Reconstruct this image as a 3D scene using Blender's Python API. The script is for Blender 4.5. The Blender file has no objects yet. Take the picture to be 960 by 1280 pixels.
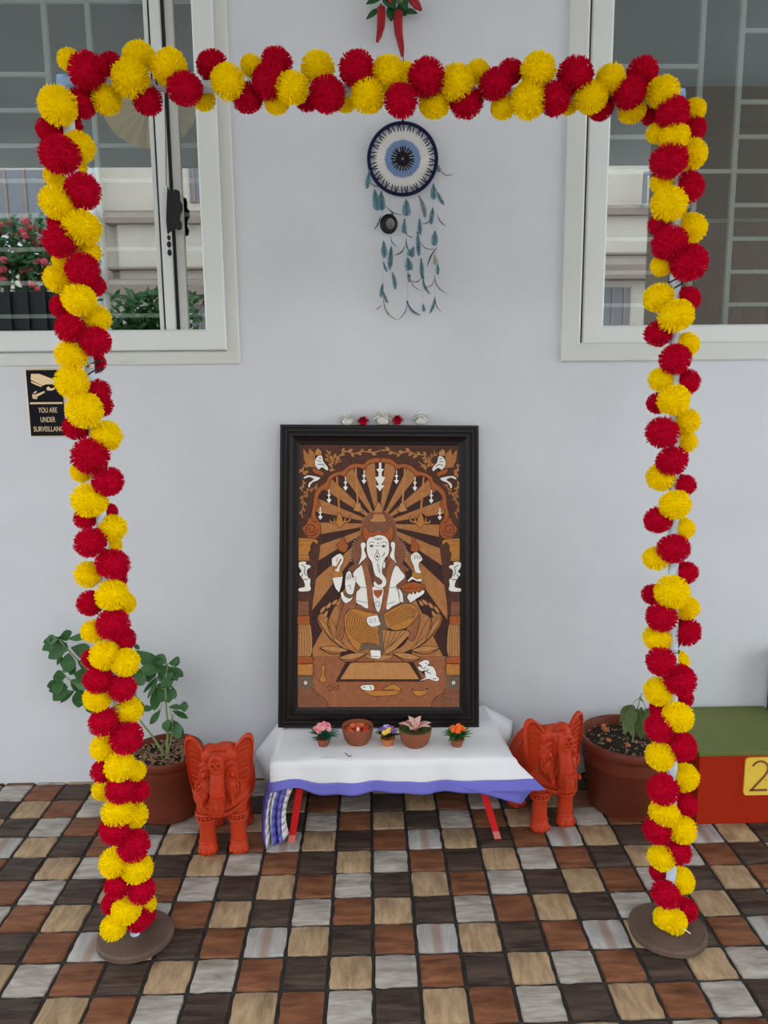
import bpy, bmesh, math, random
from mathutils import Vector, Matrix, noise
random.seed(7)
scene = bpy.context.scene
COL = scene.collection
PI = math.pi

# ------------------------------------------------------------------ camera
FPX, PITCH, YAW, ROLL = 962.0, .16298, .02081, -.00949
CAM = Vector((0, -2.376, 1.2768))
_w = Vector((math.sin(YAW)*math.cos(PITCH), math.cos(YAW)*math.cos(PITCH), -math.sin(PITCH)))
_r0 = Vector((math.cos(YAW), -math.sin(YAW), 0)); _u0 = _r0.cross(_w)
_r = _r0*math.cos(ROLL) + _u0*math.sin(ROLL)
_u = -_r0*math.sin(ROLL) + _u0*math.cos(ROLL)
cd = bpy.data.cameras.new('camera'); co = bpy.data.objects.new('camera', cd); COL.objects.link(co)
co.matrix_world = Matrix(((_r.x, _u.x, -_w.x, CAM.x), (_r.y, _u.y, -_w.y, CAM.y), (_r.z, _u.z, -_w.z, CAM.z), (0, 0, 0, 1)))
cd.sensor_fit = 'HORIZONTAL'; cd.sensor_width = 36; cd.lens = 36*FPX/960; cd.clip_start = .02
scene.camera = co

# ------------------------------------------------------------------ world: bright overcast sky
world = bpy.data.worlds.new('overcast_sky'); scene.world = world; world.use_nodes = True
bg = world.node_tree.nodes['Background']
bg.inputs[0].default_value = (.86, .93, .985, 1); bg.inputs[1].default_value = 4.6
scene.view_settings.view_transform = 'Standard'; scene.view_settings.look = 'None'
scene.view_settings.gamma = 1; scene.view_settings.use_curve_mapping = False
scene.view_settings.exposure = -0.20
try:
    scene.cycles.max_bounces = 8; scene.cycles.diffuse_bounces = 5; scene.cycles.transparent_max_bounces = 12
    scene.cycles.sample_clamp_indirect = 6
except Exception:
    pass

# ------------------------------------------------------------------ measuring helpers
def ray(x, y): return _r*((x-480)/FPX) + _u*((640-y)/FPX) + _w
def atY(x, y, Y=0.):
    v = ray(x, y); return CAM + v*((Y-CAM.y)/v.y)
def atZ(x, y, Z=0.):
    v = ray(x, y); return CAM + v*((Z-CAM.z)/v.z)

# ------------------------------------------------------------------ materials
def mat(name, col, rough=.6, var=0., vscale=8., stretch=(1, 1, 1), bump=0., bscale=60., metal=0., col2=None, spec=.22,
        transl=0., sheen=0., wave=None):
    m = bpy.data.materials.new(name); m.use_nodes = True
    nt = m.node_tree; N = nt.nodes; L = nt.links; b = N['Principled BSDF']
    b.inputs['Roughness'].default_value = rough; b.inputs['Metallic'].default_value = metal
    b.inputs['Specular IOR Level'].default_value = spec
    if sheen: b.inputs['Sheen Weight'].default_value = sheen
    c = (*col, 1); b.inputs['Base Color'].default_value = c
    cout = None
    if var or col2 or bump:
        tc = N.new('ShaderNodeTexCoord'); mp = N.new('ShaderNodeMapping'); mp.inputs['Scale'].default_value = stretch
        L.new(tc.outputs['Object'], mp.inputs['Vector'])
    if var or col2:
        nz = N.new('ShaderNodeTexNoise'); nz.inputs['Scale'].default_value = vscale; nz.inputs['Detail'].default_value = 6
        nz.inputs['Roughness'].default_value = .65
        L.new(mp.outputs[0], nz.inputs['Vector'])
        rp = N.new('ShaderNodeValToRGB'); rp.color_ramp.elements[0].position = .3; rp.color_ramp.elements[1].position = .7
        c2 = col2 if col2 else tuple(min(1, x*(1+var)) for x in col)
        c1 = col if col2 else tuple(x*(1-var) for x in col)
        rp.color_ramp.elements[0].color = (*c1, 1); rp.color_ramp.elements[1].color = (*c2, 1)
        L.new(nz.outputs['Fac'], rp.inputs[0]); L.new(rp.outputs[0], b.inputs['Base Color']); cout = rp.outputs[0]
    if bump:
        n2 = N.new('ShaderNodeTexNoise'); n2.inputs['Scale'].default_value = bscale; n2.inputs['Detail'].default_value = 5
        L.new(mp.outputs[0], n2.inputs['Vector'])
        bp = N.new('ShaderNodeBump'); bp.inputs['Strength'].default_value = bump; bp.inputs['Distance'].default_value = .004
        L.new(n2.outputs['Fac'], bp.inputs['Height']); L.new(bp.outputs[0], b.inputs['Normal'])
    if transl:
        t = N.new('ShaderNodeBsdfTranslucent'); t.inputs[0].default_value = c
        if cout: L.new(cout, t.inputs[0])
        mx = N.new('ShaderNodeMixShader'); mx.inputs[0].default_value = transl
        L.new(b.outputs[0], mx.inputs[1]); L.new(t.outputs[0], mx.inputs[2])
        L.new(mx.outputs[0], N['Material Output'].inputs[0])
    return m

def glass(name, refl, tint, rough=0.):
    m = bpy.data.materials.new(name); m.use_nodes = True
    nt = m.node_tree; N = nt.nodes; L = nt.links; N.remove(N['Principled BSDF'])
    g = N.new('ShaderNodeBsdfGlossy'); g.inputs['Roughness'].default_value = rough; g.inputs[0].default_value = (.95, 1, 1, 1)
    t = N.new('ShaderNodeBsdfTransparent'); t.inputs[0].default_value = (*tint, 1)
    mx = N.new('ShaderNodeMixShader'); mx.inputs[0].default_value = refl
    L.new(t.outputs[0], mx.inputs[1]); L.new(g.outputs[0], mx.inputs[2]); L.new(mx.outputs[0], N['Material Output'].inputs[0])
    return m

M = {}
M['plaster'] = mat('white_plaster', (.605, .625, .66), .85, var=.05, vscale=2.5, bump=.25, bscale=25)
M['upvc'] = mat('white_upvc', (.66, .685, .665), .35, var=.02, vscale=3)
M['flange'] = mat('offwhite_flange', (.60, .615, .58), .45, var=.03, vscale=3)
M['gasket_and_gap_shade'] = mat('black_gasket', (.02, .02, .02), .6)
M['glass'] = glass('reflective_window_glass', .21, (.80, .83, .815))
M['grille'] = mat('white_grille_paint', (.75, .77, .75), .5)
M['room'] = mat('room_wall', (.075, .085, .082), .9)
M['grout'] = mat('dark_grout', (.035, .032, .03), .9, var=.3, vscale=30)
M['soffit'] = mat('ceiling_paint', (.46, .48, .47), .9)
M['pillar'] = mat('beige_pillar', (.42, .34, .28), .8)
M['facade'] = mat('cream_facade', (.66, .58, .50), .8, var=.05, vscale=1.5)
M['facade_w'] = mat('white_facade', (.75, .76, .78), .8)
M['facade_d'] = mat('brown_ledge', (.34, .26, .23), .8)
M['shutter'] = mat('grey_shutter', (.25, .25, .28), .6)
M['street'] = mat('street_concrete', (.34, .33, .32), .9, var=.1, vscale=2)
M['leaf'] = mat('leaf_green', (.045, .125, .04), .45, var=.3, vscale=20, transl=.15)
M['leaf2'] = mat('wilted_leaf', (.09, .13, .045), .6, var=.3, vscale=20, transl=.15)
M['stem'] = mat('stem_green', (.20, .26, .10), .6)
M['pinkflower'] = mat('pink_red_flower', (.65, .10, .13), .6)
M['potbrown'] = mat('brown_plastic', (.150, .034, .017), .42, var=.08, vscale=6)
M['soil'] = mat('potting_soil', (.03, .02, .014), .95, var=.6, vscale=60, bump=1., bscale=120)
M['husk'] = mat('coco_husk', (.26, .17, .10), .8, var=.4, vscale=30)
M['shard'] = mat('orange_shard', (.55, .16, .06), .7)
M['eleph'] = mat('red_orange_clay', (.55, .036, .006), .5, vscale=22, bump=.3, bscale=90, col2=(.44, .048, .016))
M['yellow'] = mat('yellow_petal', (1.0, .76, .0), .9, var=.05, vscale=3, transl=.22, spec=.03)
M['red'] = mat('crimson_petal', (.60, .003, .033), .9, var=.12, vscale=3, transl=.2, spec=.03)
M['pipe'] = mat('pale_blue_pipe', (.54, .65, .78), .35)
M['elbow'] = mat('blue_pipe_fitting', (.27, .42, .68), .4)
M['disc'] = mat('brown_stone_disc', (.115, .075, .058), .75, var=.25, vscale=14, bump=.3, bscale=80)
M['wire'] = mat('black_tie', (.015, .015, .018), .5)
M['clip'] = mat('steel_clip', (.55, .56, .58), .35, metal=.8)
M['frame'] = mat('ebony_frame', (.009, .0055, .0055), .32, var=.3, vscale=5, spec=.18)
def wood(n, c, v=.22): return mat('inlay_'+n, c, .45, var=v, vscale=9, stretch=(7, 7, 1.4), bump=.1, bscale=40, spec=.12)
M['w_panel'] = wood('walnut', (.085, .034, .022))
M['w_tan'] = wood('tan', (.40, .165, .056), .16)
M['w_tan2'] = wood('honey', (.47, .215, .075), .14)
M['w_dark'] = wood('rosewood', (.05, .020, .017))
M['w_orange'] = wood('padauk', (.36, .090, .024), .15)
M['w_brown'] = wood('teak', (.22, .085, .045), .2)
M['w_terra'] = wood('redwood', (.30, .108, .048), .2)
M['w_gold'] = wood('jackwood', (.47, .19, .04), .15)
M['w_grey'] = wood('ashbrown', (.16, .10, .062), .15)
M['ivory'] = mat('inlay_ivory', (.80, .77, .72), .45, var=.03)
M['ink'] = mat('inlay_ink', (.02, .016, .016), .5)
M['foldln'] = mat('inlay_fold_line', (.13, .055, .02), .5)
M['cloth'] = mat('white_cotton', (.74, .745, .77), .9, var=.03, vscale=6, bump=.35, bscale=35)
M['hem'] = mat('violet_blue_hem', (.16, .155, .55), .85, var=.06, vscale=10)
M['redpaint'] = mat('red_paint', (.55, .012, .014), .4)
M['redtip'] = mat('worn_red_tip', (.62, .16, .14), .6)
M['tabletop'] = mat('table_board', (.25, .16, .10), .6)
M['terra'] = mat('terracotta', (.245, .078, .038), .7, var=.12, vscale=20)
M['terra2'] = mat('light_terracotta', (.52, .17, .06), .65)
M['wax_red'] = mat('red_gel_wax', (.52, .05, .02), .25, var=.2, vscale=25)
M['wax_or'] = mat('orange_wax', (.70, .17, .05), .4)
M['whitewax'] = mat('white_wax', (.88, .84, .80), .4)
M['pinkpetal'] = mat('pink_petal', (.86, .42, .42), .5, transl=.15)
M['palepink'] = mat('pale_pink_petal', (.88, .55, .50), .5, transl=.15)
M['magenta'] = mat('rose_pink', (.78, .22, .30), .5)
M['orangefl'] = mat('orange_bloom', (.85, .14, .02), .5)
M['purple'] = mat('violet_bloom', (.18, .08, .32), .5)
M['bluefl'] = mat('lilac_bloom', (.35, .42, .75), .5)
M['yelfl'] = mat('yellow_bloom', (.85, .55, .08), .5)
M['fakegreen'] = mat('plastic_green', (.04, .24, .05), .45)
M['fakegreen2'] = mat('bluish_green', (.03, .19, .10), .45)
M['whitefl'] = mat('white_bloom', (.90, .89, .83), .7, transl=.15)
M['boxred'] = mat('red_board', (.37, .020, .004), .45, var=.08, vscale=5)
M['boxgreen'] = mat('olive_board', (.135, .155, .042), .55, var=.08, vscale=5)
M['plaque'] = mat('yellow_plaque', (.80, .55, .07), .4)
M['bronze'] = mat('brown_numeral', (.20, .09, .035), .5)
M['darkwood'] = mat('dark_wood', (.10, .05, .035), .6, var=.2)
M['brass'] = mat('brass', (.80, .58, .33), .3, metal=.75)
M['brassflat'] = mat('brass_print', (.80, .60, .36), .45)
M['black'] = mat('gloss_black', (.012, .012, .016), .12)
M['navy'] = mat('navy_yarn', (.007, .008, .045), .9)
M['yarnw'] = mat('white_yarn', (.72, .72, .70), .95, bump=.4, bscale=200)
M['yarnb'] = mat('blue_yarn', (.21, .31, .52), .95, bump=.4, bscale=200)
M['yarnk'] = mat('black_yarn', (.012, .010, .014), .9)
M['teal'] = mat('teal_feather', (.075, .205, .255), .8, var=.5, vscale=60, transl=.3)
M['greyf'] = mat('grey_feather', (.20, .21, .20), .8, var=.35, vscale=60, transl=.3)
M['beigef'] = mat('beige_feather', (.42, .39, .34), .8, var=.3, vscale=60, transl=.3)
M['quill'] = mat('dark_quill', (.05, .045, .045), .6)
M['thread'] = mat('grey_thread', (.50, .52, .52), .8)
M['shell'] = mat('black_shell', (.012, .010, .010), .25, var=.5, vscale=35)
M['chili'] = mat('dried_chili', (.30, .014, .02), .35, var=.2, vscale=25)
M['chilileaf'] = mat('dark_leaf', (.02, .085, .025), .45, var=.3, vscale=20)
M['fan'] = mat('yellow_paper', (.95, .62, .12), .7, transl=.2)
M['curtain'] = mat('mauve_curtain', (.26, .10, .16), .8)

def tile_mat(n, c1, c2, sy, streak=None):
    m = bpy.data.materials.new('tile_'+n); m.use_nodes = True
    nt = m.node_tree; N = nt.nodes; L = nt.links; b = N['Principled BSDF']; b.inputs['Roughness'].default_value = .5
    b.inputs['Specular IOR Level'].default_value = .22
    tc = N.new('ShaderNodeTexCoord'); mp = N.new('ShaderNodeMapping'); oi = N.new('ShaderNodeObjectInfo')
    mp.inputs['Scale'].default_value = sy
    ad = N.new('ShaderNodeVectorMath'); ad.operation = 'ADD'
    mu = N.new('ShaderNodeVectorMath'); mu.operation = 'SCALE'; mu.inputs[0].default_value = (3.1, 5.7, 2.3)
    L.new(oi.outputs['Random'], mu.inputs['Scale']); L.new(tc.outputs['Object'], ad.inputs[0]); L.new(mu.outputs[0], ad.inputs[1])
    L.new(ad.outputs[0], mp.inputs['Vector'])
    nz = N.new('ShaderNodeTexNoise'); nz.inputs['Scale'].default_value = 17; nz.inputs['Detail'].default_value = 8; nz.inputs['Roughness'].default_value = .6
    nz.inputs['Distortion'].default_value = .6
    L.new(mp.outputs[0], nz.inputs['Vector'])
    rp = N.new('ShaderNodeValToRGB'); rp.color_ramp.elements[0].position = .33; rp.color_ramp.elements[1].position = .68
    rp.color_ramp.elements[0].color = (*c1, 1); rp.color_ramp.elements[1].color = (*c2, 1)
    L.new(nz.outputs['Fac'], rp.inputs[0]); out = rp.outputs[0]
    if streak:
        sx = N.new('ShaderNodeSeparateXYZ'); L.new(tc.outputs['Object'], sx.inputs[0])
        mr = N.new('ShaderNodeMapRange'); mr.inputs[1].default_value = .006; mr.inputs[2].default_value = .016
        mr.inputs[3].default_value = 1; mr.inputs[4].default_value = 0
        ab = N.new('ShaderNodeMath'); ab.operation = 'ABSOLUTE'; L.new(sx.outputs[0], ab.inputs[0]); L.new(ab.outputs[0], mr.inputs[0])
        mx = N.new('ShaderNodeMix'); mx.data_type = 'RGBA'; L.new(mr.outputs[0], mx.inputs[0]); L.new(out, mx.inputs[6])
        mx.inputs[7].default_value = (*streak, 1); out = mx.outputs[2]
    L.new(out, b.inputs['Base Color'])
    bp = N.new('ShaderNodeBump'); bp.inputs['Strength'].default_value = .6; bp.inputs['Distance'].default_value = .003
    L.new(nz.outputs['Fac'], bp.inputs['Height']); L.new(bp.outputs[0], b.inputs['Normal'])
    return m
TM = {'T': tile_mat('tan', (.25, .16, .088), (.45, .315, .19), (3.2, .9, 1)),
      'G': tile_mat('grey', (.24, .195, .16), (.47, .43, .395), (.7, 3.2, 1)),
      'S': tile_mat('grey_streaked', (.33, .31, .29), (.44, .42, .40), (4, 1, 1), streak=(.31, .225, .185)),
      'B': tile_mat('brown', (.10, .036, .017), (.25, .10, .048), (.6, 3, 1)),
      'D': tile_mat('dark', (.026, .016, .013), (.098, .066, .051), (.5, 3.5, 1))}

# ------------------------------------------------------------------ mesh builder
class MB:
    def __init__(s): s.v = []; s.f = []
    def add(s, vs, fs):
        o = len(s.v); s.v += [tuple(v) for v in vs]; s.f += [tuple(i+o for i in f) for f in fs]; return s
    def box(s, a, b):
        (x0, y0, z0), (x1, y1, z1) = a, b
        return s.add([(x0, y0, z0), (x1, y0, z0), (x1, y1, z0), (x0, y1, z0), (x0, y0, z1), (x1, y0, z1), (x1, y1, z1), (x0, y1, z1)],
                     [(3, 2, 1, 0), (4, 5, 6, 7), (0, 1, 5, 4), (1, 2, 6, 5), (2, 3, 7, 6), (3, 0, 4, 7)])
    def rbox(s, a, b, r=.004):
        # box with chamfered edges
        bm = bmesh.new(); bmesh.ops.create_cube(bm, size=1)
        for v in bm.verts:
            v.co = Vector([(a[i]+b[i])/2 + v.co[i]*(b[i]-a[i]) for i in range(3)])
        bmesh.ops.bevel(bm, geom=bm.edges[:], offset=r, segments=2, affect='EDGES', profile=.6)
        return s.bm(bm)
    def bm(s, bm):
        bm.verts.index_update(); s.add([v.co[:] for v in bm.verts], [[v.index for v in f.verts] for f in bm.faces]); bm.free(); return s
    def ell(s, c, r, seg=16, rings=10, rot=None):
        bm = bmesh.new(); bmesh.ops.create_uvsphere(bm, u_segments=seg, v_segments=rings, radius=1)
        for v in bm.verts:
            p = Vector((v.co.x*r[0], v.co.y*r[1], v.co.z*r[2]))
            if rot: p = rot @ p
            v.co = p + Vector(c)
        return s.bm(bm)
    def tube(s, pts, rad, n=8, cap=True, flat=None):
        pts = [Vector(p) for p in pts]; k = len(pts)
        if not hasattr(rad, '__len__'): rad = [rad]*k
        up = None; rings = []
        for i, p in enumerate(pts):
            t = (pts[min(i+1, k-1)] - pts[max(i-1, 0)])
            t = t.normalized() if t.length > 1e-9 else Vector((0, 0, 1))
            if up is None:
                up = Vector((0, 1, 0)) if abs(t.y) < .9 else Vector((1, 0, 0))
            a = (up - t*up.dot(t)); a = a.normalized() if a.length > 1e-6 else t.orthogonal().normalized()
            b = t.cross(a); up = a
            fa = flat or 1.
            rings.append([p + (a*math.cos(2*PI*j/n)*fa + b*math.sin(2*PI*j/n))*rad[i] for j in range(n)])
        vs = [v for r in rings for v in r]; fs = []
        for i in range(k-1):
            for j in range(n):
                fs.append((i*n+j, i*n+(j+1) % n, (i+1)*n+(j+1) % n, (i+1)*n+j))
        if cap: fs += [tuple(range(n-1, -1, -1)), tuple((k-1)*n+j for j in range(n))]
        return s.add(vs, fs)
    def lathe(s, prof, c=(0, 0, 0), n=32, close=True):
        vs = []; fs = []; k = len(prof)
        for r, z in prof:
            for j in range(n):
                a = 2*PI*j/n; vs.append((c[0]+r*math.cos(a), c[1]+r*math.sin(a), c[2]+z))
        for i in range(k-1):
            for j in range(n): fs.append((i*n+j, i*n+(j+1) % n, (i+1)*n+(j+1) % n, (i+1)*n+j))
        if close:
            fs += [tuple(range(n-1, -1, -1)), tuple((k-1)*n+j for j in range(n))]
        return s.add(vs, fs)
    def torus(s, c, R, r, axis='Y', n=48, m=8, a0=0, a1=2*PI):
        pts = []
        for i in range(n+1 if a1-a0 < 6.28 else n):
            a = a0+(a1-a0)*i/n
            d = {'Y': (math.cos(a), 0, math.sin(a)), 'Z': (math.cos(a), math.sin(a), 0), 'X': (0, math.cos(a), math.sin(a))}[axis]
            pts.append(Vector(c)+Vector(d)*R)
        if a1-a0 >= 6.28:
            ax = Vector({'Y': (0, 1, 0), 'Z': (0, 0, 1), 'X': (1, 0, 0)}[axis]); vs = []; fs = []
            for p in pts:
                o = (p-Vector(c)).normalized()
                for j in range(m):
                    b = 2*PI*j/m; vs.append(p+o*math.cos(b)*r+ax*math.sin(b)*r)
            for i in range(n):
                for j in range(m): fs.append((i*m+j, i*m+(j+1) % m, ((i+1) % n)*m+(j+1) % m, ((i+1) % n)*m+j))
            return s.add(vs, fs)
        return s.tube(pts, r, m)
    def prism(s, poly, t0, t1, fr=None):
        # poly: 2D points -> fr(u, v, t) 3D
        fr = fr or (lambda u, v, t: (u, t, v)); n = len(poly)
        vs = [fr(u, v, t0) for u, v in poly]+[fr(u, v, t1) for u, v in poly]
        fs = [tuple(range(n)), tuple(range(2*n-1, n-1, -1))]+[(i, n+i, n+(i+1) % n, (i+1) % n) for i in range(n)]
        return s.add(vs, fs)
    def leaf(s, base, tip, width, nrm=(0, -1, 0), droop=0., fold=.15, seg=6, shape='ob'):
        base = Vector(base); tip = Vector(tip); d = tip-base; L = d.length
        if L < 1e-6: return s
        d.normalize(); nv = Vector(nrm); side = d.cross(nv)
        side = side.normalized() if side.length > 1e-6 else d.orthogonal().normalized()
        nv = side.cross(d).normalized(); vs = []; fs = []
        for i in range(seg+1):
            t = i/seg
            if shape == 'ob': w = math.sin(PI*min(1, t**1.25))**.75 if 0 < t < 1 else 0
            else: w = math.sin(PI*t)**.9 if 0 < t < 1 else 0
            w = max(w, .04)*width/2
            c = base+d*L*t+nv*(math.sin(PI*t)*droop)
            vs += [c-side*w+nv*fold*w, c, c+side*w+nv*fold*w]
        for i in range(seg):
            o = i*3; fs += [(o, o+1, o+4, o+3), (o+1, o+2, o+5, o+4)]
        return s.add(vs, fs)
    def grid(s, rows):
        n = len(rows[0]); vs = [p for r in rows for p in r]
        return s.add(vs, [(i*n+j, i*n+j+1, (i+1)*n+j+1, (i+1)*n+j) for i in range(len(rows)-1) for j in range(n-1)])
    def mesh(s, name, material=None, smooth=True, off=(0, 0, 0)):
        me = bpy.data.meshes.new(name); o = Vector(off)
        me.from_pydata([tuple(Vector(v)-o) for v in s.v], [], s.f); me.update()
        if material: me.materials.append(material)
        if smooth:
            me.polygons.foreach_set('use_smooth', [True]*len(me.polygons))
            try: me.set_sharp_from_angle(angle=math.radians(38))
            except Exception: pass
        return me
    def build(s, name, material, parent=None, smooth=True, local=False, fixn=True):
        off = Vector((0, 0, 0))
        if parent is not None and not local:
            q = parent
            while q is not None: off += q.location; q = q.parent
        me = s.mesh(name, material, smooth, off)
        if fixn:
            b = bmesh.new(); b.from_mesh(me); bmesh.ops.recalc_face_normals(b, faces=b.faces[:]); b.to_mesh(me); b.free()
        o = bpy.data.objects.new(name, me); COL.objects.link(o); o.parent = parent
        return o

def thing(name, label, cat, loc=(0, 0, 0), rz=0, group=None):
    o = bpy.data.objects.new(name, None); COL.objects.link(o); o.location = loc; o.rotation_euler = (0, 0, rz)
    o.empty_display_size = .05; o['label'] = label; o['category'] = cat
    if group: o['group'] = group
    return o
def tag(o, label, cat, group=None):
    o['label'] = label; o['category'] = cat
    if group: o['group'] = group
    return o
def struct(o, label=None):
    o['kind'] = 'structure'
    if label: o['label'] = label
    return o
def link_copy(name, me, parent=None, loc=(0, 0, 0), rot=(0, 0, 0), sc=(1, 1, 1)):
    o = bpy.data.objects.new(name, me); COL.objects.link(o); o.parent = parent
    o.location = loc; o.rotation_euler = rot; o.scale = sc; return o
def dup(root, loc, rz, label):
    r = root.copy(); COL.objects.link(r); r.location = loc; r.rotation_euler = (0, 0, rz); r['label'] = label
    for ch in list(root.children):
        c = ch.copy(); COL.objects.link(c); c.parent = r
        for g in list(ch.children):
            d = g.copy(); COL.objects.link(d); d.parent = c
    return r
def solid(o, t, off=0):
    m = o.modifiers.new('thickness', 'SOLIDIFY'); m.thickness = t; m.offset = off; return o

# ================================================================== THE SETTING
# ---- wall with two window openings
WZ0, WZ1 = 1.375, 2.78
LW = (-1.90, -.412); RW = (.648, 2.10)
wm = MB()
wm.box((-4, 0, -.05), (5, .16, WZ0)); wm.box((-4, 0, WZ1), (5, .16, 3.4))
wm.box((-4, 0, WZ0), (LW[0], .16, WZ1)); wm.box((LW[1], 0, WZ0), (RW[0], .16, WZ1)); wm.box((RW[1], 0, WZ0), (5, .16, WZ1))
wall = struct(wm.build('wall_back', M['plaster'], smooth=False), 'white plastered wall behind the shrine')
# ---- dark rooms behind the windows
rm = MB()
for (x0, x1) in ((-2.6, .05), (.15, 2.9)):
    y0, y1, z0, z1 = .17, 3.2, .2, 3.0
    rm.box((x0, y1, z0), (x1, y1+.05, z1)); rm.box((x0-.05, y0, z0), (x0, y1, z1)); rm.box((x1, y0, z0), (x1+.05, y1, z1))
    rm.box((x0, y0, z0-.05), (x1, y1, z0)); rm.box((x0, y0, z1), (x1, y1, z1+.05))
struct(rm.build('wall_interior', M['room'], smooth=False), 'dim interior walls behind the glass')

def rail_frame(parent, x0, x1, z0, z1, w, y0, y1, m, nm):
    """four mitred rails of a rectangular frame, each its own part"""
    prof = [(0, y1), (0, y0+.004), (.004, y0), (w-.006, y0), (w, y0+.006), (w, y1)]
    cor = [((x0, z0), (1, 1)), ((x1, z0), (-1, 1)), ((x1, z1), (-1, -1)), ((x0, z1), (1, -1))]
    for i in range(4):
        (a, sa), (b, sb) = cor[i], cor[(i+1) % 4]
        mb = MB(); n = len(prof)
        vs = [(a[0]+sa[0]*d, y, a[1]+sa[1]*d) for d, y in prof]+[(b[0]+sb[0]*d, y, b[1]+sb[1]*d) for d, y in prof]
        mb.add(vs, [(j, j+1, n+j+1, n+j) for j in range(n-1)]+[tuple(range(n)), tuple(range(2*n-1, n-1, -1))])
        mb.build(nm, m, parent, smooth=False)

def bar(parent, a, b, m, nm='grille_bar'):
    return MB().box(a, b).build(nm, m, parent, smooth=False)

# window 1 (left): outer flange, frame, two sliding sashes
w1 = struct(thing('window_1', 'white sliding window with inside grille beside the surveillance sign', 'window', (-1.15, 0, WZ0)))
del w1['category']
rail_frame(w1, LW[0]-.035, -.380, 1.343, WZ1+.035, .042, -.006, .01, M['flange'], 'flange_rail')
rail_frame(w1, LW[0], -.417, 1.386, WZ1, .061, -.014, .07, M['upvc'], 'frame_rail')
MB().box((-1.84, .030, 1.445), (-.478, .034, 1.449)).build('gasket_and_gap_shade', M['gasket_and_gap_shade'], w1, smooth=False)
MB().box((-.4805, .026, 1.447), (-.478, .034, 2.72)).build('gasket_and_gap_shade', M['gasket_and_gap_shade'], w1, smooth=False)
# front sash stile, rear sash stile
MB().rbox((-.599, .004, 1.447), (-.570, .030, 2.74), .002).build('sash_stile', M['upvc'], w1, smooth=False)
MB().box((-.605, .010, 1.447), (-.599, .030, 2.74)).build('gasket_and_gap_shade', M['gasket_and_gap_shade'], w1, smooth=False)
MB().rbox((-.618, .012, 1.447), (-.605, .028, 2.74), .001).build('sash_stile', M['upvc'], w1, smooth=False)
MB().box((-.570, .02, 1.447), (-.562, .045, 2.74)).build('gasket_and_gap_shade', M['gasket_and_gap_shade'], w1, smooth=False)
MB().rbox((-.562, .026, 1.447), (-.537, .050, 2.74), .002).build('sash_stile', M['upvc'], w1, smooth=False)
MB().box((-1.84, .024, 1.447), (-.61, .028, 2.73)).build('pane', M['glass'], w1, smooth=False)
MB().box((-.54, .036, 1.447), (-.476, .040, 2.73)).build('pane', M['glass'], w1, smooth=False)
MB().rbox((-.735, -.0105, 1.352), (-.700, -.005, 1.362), .002).build('drain_cap', M['flange'], w1, smooth=False)
for x in (-1.5, -1.31, -.935, -.807, -.465):
    bar(w1, (x-.0075, .112, 1.38), (x+.0075, .126, 2.78), M['grille'])
for k in range(14):
    z = 1.4+.1*k
    if k % 9 != 0: bar(w1, (-1.31, .115, z-.006), (-.935, .123, z+.006), M['grille'])
    if k % 9 != 0: bar(w1, (-.807, .115, z-.006), (-.465, .123, z+.006), M['grille'])
    if k in (1, 10): bar(w1, (-.935, .115, z-.006), (-.807, .123, z+.006), M['grille'])

# window 2 (right)
w2 = struct(thing('window_2', 'white sliding window with inside grille to the right of the hanging', 'window', (1.35, 0, WZ0)))
del w2['category']
rail_frame(w2, .592, RW[1]+.035, 1.343, WZ1+.035, .056, -.012, .01, M['flange'], 'flange_rail')
MB().box((.648, .004, 1.398), (.656, .02, 2.75)).build('gasket_and_gap_shade', M['darkwood'], w2, smooth=False)  # dark strip stands in for the shadow line in the frame recess
rail_frame(w2, .655, RW[1], 1.386, WZ1, .064, -.004, .07, M['upvc'], 'frame_rail')
MB().box((.717, .026, 1.445), (2.04, .034, 1.449)).build('gasket_and_gap_shade', M['gasket_and_gap_shade'], w2, smooth=False)
MB().box((.718, .024, 1.447), (2.05, .028, 2.73)).build('pane', M['glass'], w2, smooth=False)
for x in (.70, 1.023, 1.143, 1.50):
    bar(w2, (x-.0075, .112, 1.38), (x+.0075, .126, 2.78), M['grille'])
for k in range(14):
    z = 1.42+.1*k
    if k % 9 != 0: bar(w2, (.70, .115, z-.006), (1.023, .123, z+.006), M['grille'])
    if k % 9 != 8: bar(w2, (1.143, .115, z-.006), (1.50, .123, z+.006), M['grille'])
    if k == 5: bar(w2, (1.023, .115, z-.006), (1.143, .123, z+.006), M['grille'])

# ---- floor: stone-look tiles in a 4 x 4 repeat, every piece its own part
floor = struct(MB().box((-3.2, -4.2, -.06), (3.2, 0, -.005)).build('floor', M['grout'], smooth=False), 'checkered floor of small stone-look tiles')
def tile_mesh(i):
    rnd = random.Random(100+i); h = .0468; pts = []
    per = 5
    for sd in range(4):
        for j in range(per):
            t = -1+2*j/per; e = rnd.uniform(-.0026, .0011)
            if j == 0: p = (-h+.0022, -h+.0022)
            else: p = (t*h, -h-e)
            c, s_ = math.cos(sd*PI/2), math.sin(sd*PI/2)
            pts.append((p[0]*c-p[1]*s_, p[0]*s_+p[1]*c))
    n = len(pts); mb = MB()
    ring = lambda k, z: [(x*k, y*k, z) for x, y in pts]
    vs = ring(.955, 0)+ring(.99, -.0013)+ring(1.015, -.0065)
    fs = [tuple(range(n))]
    for r in range(2):
        for j in range(n): fs.append((r*n+j, (r+1)*n+j, (r+1)*n+(j+1) % n, r*n+(j+1) % n))
    mb.add(vs, fs); return mb
PAT = {0: 'DBST', 1: 'BTDG', 2: 'GDTB', 3: 'TGBD'}
tiles = {k: [] for k in TM}
for k in TM:
    for i in range(5):
        me = tile_mesh(i).mesh('tile_'+k, TM[k]); tiles[k].append(me)
rest = {k: MB() for k in TM}
cell = []
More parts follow.
